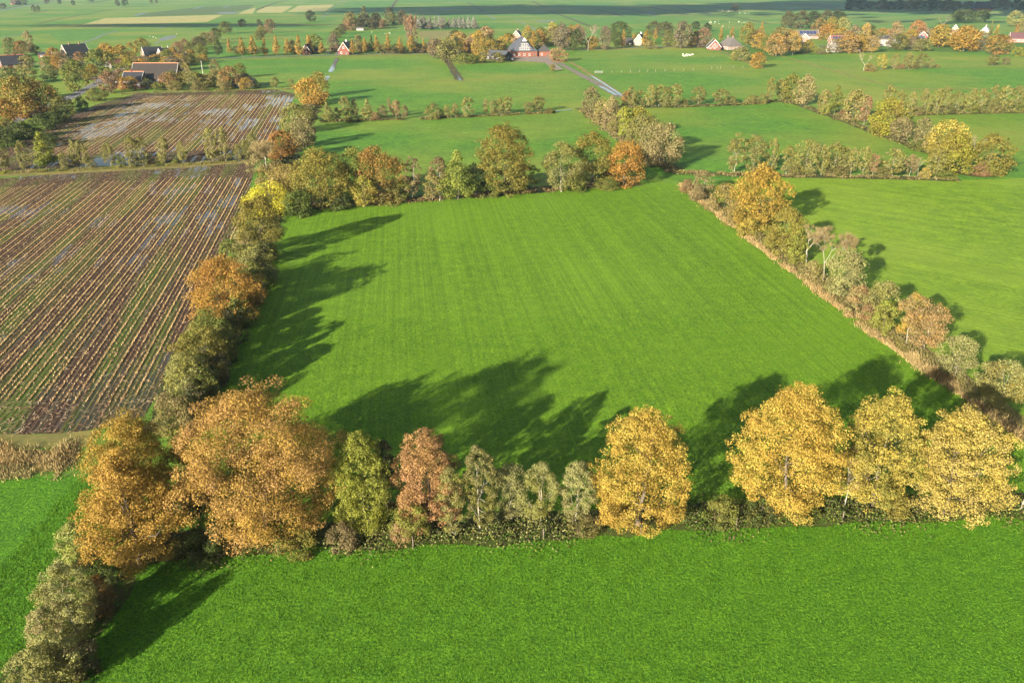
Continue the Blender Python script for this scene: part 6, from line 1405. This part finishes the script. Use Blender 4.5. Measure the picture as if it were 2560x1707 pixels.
def build_house(label, x, y, rot, L, W, eave, ridge, wm, rm, opt):
    shed = 's' in opt or 'f' in opt
    root = thing('shed' if 's' in opt else 'annex' if 'f' in opt else 'house', label, 'shed' if 's' in opt else 'annex' if 'f' in opt else 'house', (x, y, 0), math.radians(rot))
    # gable end faces -y at y = 0, ridge runs back along +y; broadside houses are centred
    y0 = 0 if abs(rot) < 55 else -L/2; y1 = y0+L; hw = W/2; hip = 'h' in opt
    if abs(rot) >= 55: root.location.y += hw
    bm = bmesh.new()
    if hip or 'f' in opt: prism(bm, [(-hw, 0), (hw, 0), (hw, eave), (-hw, eave)], y0, y1)
    else: prism(bm, [(-hw, 0), (hw, 0), (hw, eave), (0, ridge-.12), (-hw, eave)], y0, y1)
    bm_obj('wall', bm, M[wm], root)
    bm = bmesh.new(); ov = .45; sl_ = (ridge-eave)/hw; ze = eave-ov*sl_
    if 'f' in opt: box(bm, (0, (y0+y1)/2, eave+.2), (W+.5, L+.5, .4))
    elif hip:
        k = hw*.62
        v = [bm.verts.new(p) for p in ((-hw-ov, y0-ov, ze), (hw+ov, y0-ov, ze), (hw+ov, y1+ov, ze), (-hw-ov, y1+ov, ze), (0, y0+k, ridge), (0, y1-k, ridge))]
        for f in ((0, 1, 4), (1, 2, 5, 4), (2, 3, 5), (3, 0, 4, 5), (3, 2, 1, 0)): bm.faces.new([v[i] for i in f])
    else:
        th = .22
        prism(bm, [(-hw-ov, ze), (0, ridge), (hw+ov, ze), (hw+ov, ze+th), (0, ridge+th), (-hw-ov, ze+th)], y0-.3, y1+.3)
    roof = bm_obj('roof', bm, M[rm], root)
    if not shed and not hip:       # barge boards on both gable ends
        for yy in (y0-.36, y1+.36):
            bm = bmesh.new(); o_ = [(-hw-ov, ze-.1), (0, ridge-.1), (hw+ov, ze-.1), (hw+ov, ze+.34), (0, ridge+.34), (-hw-ov, ze+.34)]
            prism(bm, o_, yy-.05, yy+.05)
            bm_obj('barge_board', bm, M['trim' if 'w' in opt or 'g' in opt or wm != 'brick_orange' else 'ridge_tile'], root)
    if 'r' in opt or wm in ('brick_red',) and not shed and not hip:
        bm = bmesh.new(); box(bm, (0, (y0+y1)/2, ridge+.27), (.45, L+.5, .3)); bm_obj('ridge_cap', bm, M['ridge_tile'], roof)
    if 'c' in opt:
        for k in ((.3, .75) if L > 14 else (.62,)):
            bm = bmesh.new(); yc = y0+L*k; box(bm, (0, yc, ridge+.5), (.9, .7, 1.7)); box(bm, (0, yc, ridge+1.42), (1.1, .9, .16)); bm_obj('chimney', bm, M['trim' if 'x' in opt or wm == 'cream' else wm], roof)
    if 'p' in opt:
        for j in range(5):
            bm = bmesh.new(); yc = y0+L*(.18+.16*j); n = Vector((-sl_, 0, 1)).normalized()
            for s in (-1,):
                cx = s*hw*.5; cz = eave+(hw*.5)*sl_+.32; a = math.atan(sl_)
                Mx = Matrix.Translation((cx, yc, cz)) @ Matrix.Rotation(s*a, 4, 'Y') @ Matrix.Diagonal((W*.36, L*.13, .06, 1)); bmesh.ops.create_cube(bm, size=1, matrix=Mx)
            bm_obj('solar_panel', bm, M['solar'], roof)
    if 't' in opt:
        bm = bmesh.new(); a = math.atan(sl_); Mx = Matrix.Translation((-hw*.6, y0+3, eave+hw*.4*sl_+.36)) @ Matrix.Rotation(-a, 4, 'Y') @ Matrix.Diagonal((2.4, 2.6, .05, 1)); bmesh.ops.create_cube(bm, size=1, matrix=Mx); bm_obj('tarpaulin', bm, M['tarp'], roof)
    if hip and W > 15 and wm == 'brick_orange':
        # glazed timber gable under the half hip, with a white peak
        bm = bmesh.new(); prism(bm, [(-7.4, eave+.05), (7.4, eave+.05), (1.3, 11.0), (-1.3, 11.0)], -.55, 1.5); g = bm_obj('gable', bm, M['roof_slate'], root)
        bm = bmesh.new(); prism(bm, [(-1.5, 10.9), (1.5, 10.9), (0, 13.1)], -.62, 1.0); bm_obj('gable_peak', bm, M['trim'], g)
        for zz, nn in ((5.7, 6), (8.2, 4)):
            for j in range(nn): add_window(root, ((j-(nn-1)/2)*1.35, -.55, zz), 1.0, 1.9, 'y')
    # openings
    if eave > 2.2:
        n = max(1, int(W//3.2)); hz = min(1.35, eave*.45)
        for j in range(n):
            xx = (j-(n-1)/2)*(W/n)
            if j == n-1 and n > 1 or shed and j == 0:
                bm = bmesh.new(); box(bm, (xx, y0-.04, 1.05), (1.1 if not shed else 2.2, .1, 2.1)); d = bm_obj('door', bm, M['door_paint'], root)
                bm = bmesh.new(); box(bm, (xx+.35, y0-.12, 1.05), (.08, .06, .2)); bm_obj('handle', bm, M['trim'], d)
            else: add_window(root, (xx, y0, 1.55), 1.15, hz, 'y')
        if not shed and not hip and ridge-eave > 3: add_window(root, (0, y0, eave+(ridge-eave)*.36), 1.2, 1.3, 'y')
        m = max(1, int(L//4))
        for j in range(m):
            for s in ((-1, 1) if not shed else (-1,)): add_window(root, (s*hw, y0+(j+.5)*L/m, 1.55), 1.3, hz, s)
        if eave > 5:
            for j in range(m): add_window(root, (-hw, y0+(j+.5)*L/m, 4.3), 1.3, 1.2, -1)
        if 'g' in opt and not hip:
            for j in (-1, 1): add_window(root, (j*1.5, y0, eave+.6), 1.2, 1.6, 'y')
    return root
for h in HOUSES: build_house(*h)

# ---------------------------------------------------------------- fences, gate, poles, cars, sheep
POSTM = plain('post_wood', (.20, .17, .13), .9, .1, .3, 6); DPOST = plain('weathered_post', (.11, .09, .07), .9, .1, .3, 6); STEEL = plain('steel', (.22, .23, .24), .4, .5, .05)
bm = bmesh.new(); bmesh.ops.create_cone(bm, segments=8, radius1=.13, radius2=.11, depth=1.5, cap_ends=True, matrix=Matrix.Translation((0, 0, .75))); bmesh.ops.create_cone(bm, segments=8, radius1=.11, radius2=.02, depth=.12, cap_ends=True, matrix=Matrix.Translation((0, 0, 1.56)))
pm = bpy.data.meshes.new('fence_post'); bm.to_mesh(pm); bm.free(); pm.materials.append(POSTM)
for i, (x, y) in enumerate(FENCE):
    o = link('fence_post', pm); o.location = (x, y, 0); o.scale = (.8, .8, .85); tag(o, f"pale wooden fence post, {ordinal(i+1)} from left on the pasture boundary below the sheep", 'fence post', 'posts along the sheep pasture boundary')
pm2 = pm.copy(); pm2.materials.clear(); pm2.materials.append(DPOST)
for i, (x, y) in enumerate(sorted(FRONT_POSTS)):
    o = link('fence_post', pm2); o.location = (x, y-.6, 0); o.scale = (.6, .6, .8); tag(o, f"weathered fence post, {ordinal(i+1)} from left below the foreground tree line", 'fence post', 'posts below the foreground tree line')
g = thing('field_gate', 'grey steel field gate beside the lone bush on the sheep pasture', 'gate', (*GATE[0], 0))
gx = GATE[1][0]-GATE[0][0]; bm = bmesh.new()
for k in range(5): box(bm, (gx/2, 0, .3+.25*k), (gx, .06, .07))
for k in range(4): box(bm, (gx*k/3, 0, .8), (.07, .08, 1.15))
bm_obj('gate_frame', bm, STEEL, g)
for k in (0, 1):
    bm = bmesh.new(); box(bm, (gx*k+(-.2 if k == 0 else .2), 0, .75), (.2, .2, 1.5)); bm_obj('gate_post', bm, POSTM, g)
POLE_L = ['white flag pole beside the brick house with the black roof', 'pale pole in the garden right of the thatched farmhouse', 'pale pole beside the solar roofed house at right']
for (x, y), lb in zip(POLES, POLE_L):
    T = Tubes(); T.add([(0, 0, 0), (0, 0, 4), (0, 0, 8)], [.12, .1, .07], 8); o = link('pole', T.mesh('pole', M['trim'])); o.location = (x, y, 0)
    bmx = bmesh.new(); bmx.from_mesh(o.data); bmesh.ops.create_icosphere(bmx, subdivisions=1, radius=.14, matrix=Matrix.Translation((0, 0, 8.1))); bmx.to_mesh(o.data); bmx.free(); tag(o, lb, 'pole')
CARM = dict(white=plain('white_paint', (.75, .75, .75), .3, .5, .03), silver=plain('silver_paint', (.45, .46, .48), .3, .5, .03), dark=plain('dark_paint', (.03, .03, .04), .3, .5, .03)); TYRE = plain('tyre', (.02, .02, .02), .8, .2, .05)
CAR_L = ['small white car parked in front of the rose roofed house', 'silver car parked by the low shed at far left', 'dark car parked right of the small red brick house', 'dark car in the yard left of the big farmhouse', 'dark car on the road between the two oaks at right', 'white van parked at the end of the diagonal hedge']
for ((x, y), rot, cl), lb in zip(CARS, CAR_L):
    t = thing('parked_car', lb, 'car', (x, y, 0), math.radians(rot), 'cars parked by the houses')
    bm = bmesh.new(); prism(bm, [(-2.1, .35), (2.1, .35), (2.15, .75), (1.3, .95), (.6, 1.42), (-1.3, 1.45), (-2.0, .95)], -.85, .85); bmesh.ops.bevel(bm, geom=bm.edges[:], offset=.06, segments=2, affect='EDGES'); bm_obj('body', bm, CARM[cl], t)
    bm = bmesh.new(); prism(bm, [(1.18, .98), (.62, 1.36), (-1.28, 1.38), (-1.78, .98)], -.87, .87); bm_obj('windows', bm, M['pane'], t)
    for sx in (-1.3, 1.3):
        for sy in (-.8, .8):
            bm = bmesh.new(); bmesh.ops.create_cone(bm, segments=14, radius1=.33, radius2=.33, depth=.22, cap_ends=True, matrix=Matrix.Translation((sx, sy, .33)) @ Matrix.Rotation(PI/2, 4, 'X')); bm_obj('wheel', bm, TYRE, t)
def sheep_mesh(graze, name):
    """one continuous skinned body: trunk, neck, head, ears and four jointed legs"""
    hz_ = .30 if graze else .95
    V = [(0, 0, .62), (-.38, 0, .64), (.36, 0, .62), (.58, 0, .74 if not graze else .58), (.78, 0, hz_), (.92, 0, hz_-.10)]; E = [(0, 1), (0, 2), (2, 3), (3, 4), (4, 5)]; R_ = [.27, .25, .23, .14, .10, .06]
    for sx, par in ((-.42, 1), (.36, 2)):
        for sy in (-.13, .13):
            i = len(V); V += [(sx, sy, .42), (sx+(-.05 if sx < 0 else .02), sy, .22), (sx, sy, .02)]; E += [(par, i), (i, i+1), (i+1, i+2)]; R_ += [.085, .05, .04]
    for sy in (-.12, .12):
        i = len(V); V.append((.72, sy, hz_+.05)); E.append((4, i)); R_.append(.035)
    me = bpy.data.meshes.new(name); me.from_pydata(V, E, []); o = bpy.data.objects.new(name, me); C.objects.link(o)
    md = o.modifiers.new('skin', 'SKIN'); o.modifiers.new('sub', 'SUBSURF').levels = 1
    for sv, r_ in zip(me.skin_vertices[0].data, R_): sv.radius = (r_, r_)
    me.skin_vertices[0].data[0].use_root = True
    dg = bpy.context.evaluated_depsgraph_get(); out = bpy.data.meshes.new_from_object(o.evaluated_get(dg)); bpy.data.objects.remove(o)
    out.materials.clear(); out.materials.append(WOOL); return out
WOOL = plain('wool', (.50, .47, .38), .95, .1, .15, 6)
SM = [sheep_mesh(True, 'sheep'), sheep_mesh(False, 'sheep')]
order_s = sorted(SHEEP)
for i, (x, y) in enumerate(order_s):
    o = link('sheep', SM[i % 2]); o.location = (x, y, 0); o.rotation_euler.z = rng.uniform(-.6, .6)+(PI if i % 3 == 0 else 0); o.scale = (1.1,)*3
    tag(o, f"cream sheep, {ordinal(i+1)} from left in the small flock right of the brick farmhouse", 'sheep', 'sheep flock near the brick farmhouse')
for i, (x, y) in enumerate(FAR_SHEEP):
    o = link('sheep', SM[i % 2]); o.location = (x, y, 0); o.rotation_euler.z = rng.uniform(0, 2*PI); o.scale = (1.0,)*3
    tag(o, 'tiny pale sheep scattered over the far green pastures beyond the village', 'sheep', 'far sheep beyond the village')

# ---------------------------------------------------------------- clouds whose shadows lie on the far pastures, and the hazy air
def cloud_mat():
    t = NT('cloud', 1.0, 0); t.base((.8, .8, .8)); return t.m
CLOUDM = cloud_mat()
ico = bmesh.new(); bmesh.ops.create_icosphere(ico, subdivisions=1, radius=1); IV = np.array([v.co[:] for v in ico.verts]); IF = np.array([[v.index for v in f.verts] for f in ico.faces]); ico.free()
ALT = 380.0
def cloud(cx, cy, rx, ry, n, seed):
    """billowing cloud of many puffs, ragged at the rim; cx, cy is where its shadow falls"""
    r = np.random.default_rng(seed); back = ALT/math.tan(math.radians(SUN_EL))
    ox, oy = cx-math.sin(math.radians(SUN_AZ))*back, cy-math.cos(math.radians(SUN_AZ))*back
    a = r.uniform(0, 2*PI, n); q = np.sqrt(r.uniform(0, 1, n))*(1+.22*np.sin(3*a+seed)+.15*np.sin(5*a)); rad = np.clip(1.15-q, .12, 1)*min(rx, ry)*r.uniform(.10, .22, n)
    P = np.stack([ox+rx*q*np.cos(a), oy+ry*q*np.sin(a), ALT+r.uniform(0, 1, n)*rad*.5], 1)
    V = (P[:, None]+IV[None]*rad[:, None, None]*np.array([1, 1, .5])).reshape(-1, 3); Fc = (IF[None]+np.arange(n)[:, None, None]*len(IV)).reshape(-1, 3)
    me = bpy.data.meshes.new('cloud'); me.from_pydata(V.tolist(), [], Fc.tolist()); me.materials.append(CLOUDM); me.update()
    structure(link('cloud', me))
for k, c in enumerate(CLOUDS): cloud(*c, 900, 40+k)
hz_ = bmesh.new(); box(hz_, (0, 5800, 26), (18600, 12600, 54))
hm = bpy.data.materials.new('haze_air'); hm.use_nodes = True; ht = hm.node_tree; ht.nodes.clear()
ho = ht.nodes.new('ShaderNodeOutputMaterial'); hv = ht.nodes.new('ShaderNodeVolumePrincipled'); hv.inputs['Color'].default_value = (.52, .78, 1.0, 1); hv.inputs['Density'].default_value = .00004; hv.inputs['Anisotropy'].default_value = 0.0
ht.links.new(hv.outputs[0], ho.inputs['Volume'])
h_ = bm_obj('haze', hz_, hm); h_['kind'] = 'stuff'; h_['label'] = 'thin bluish air over the far fields'
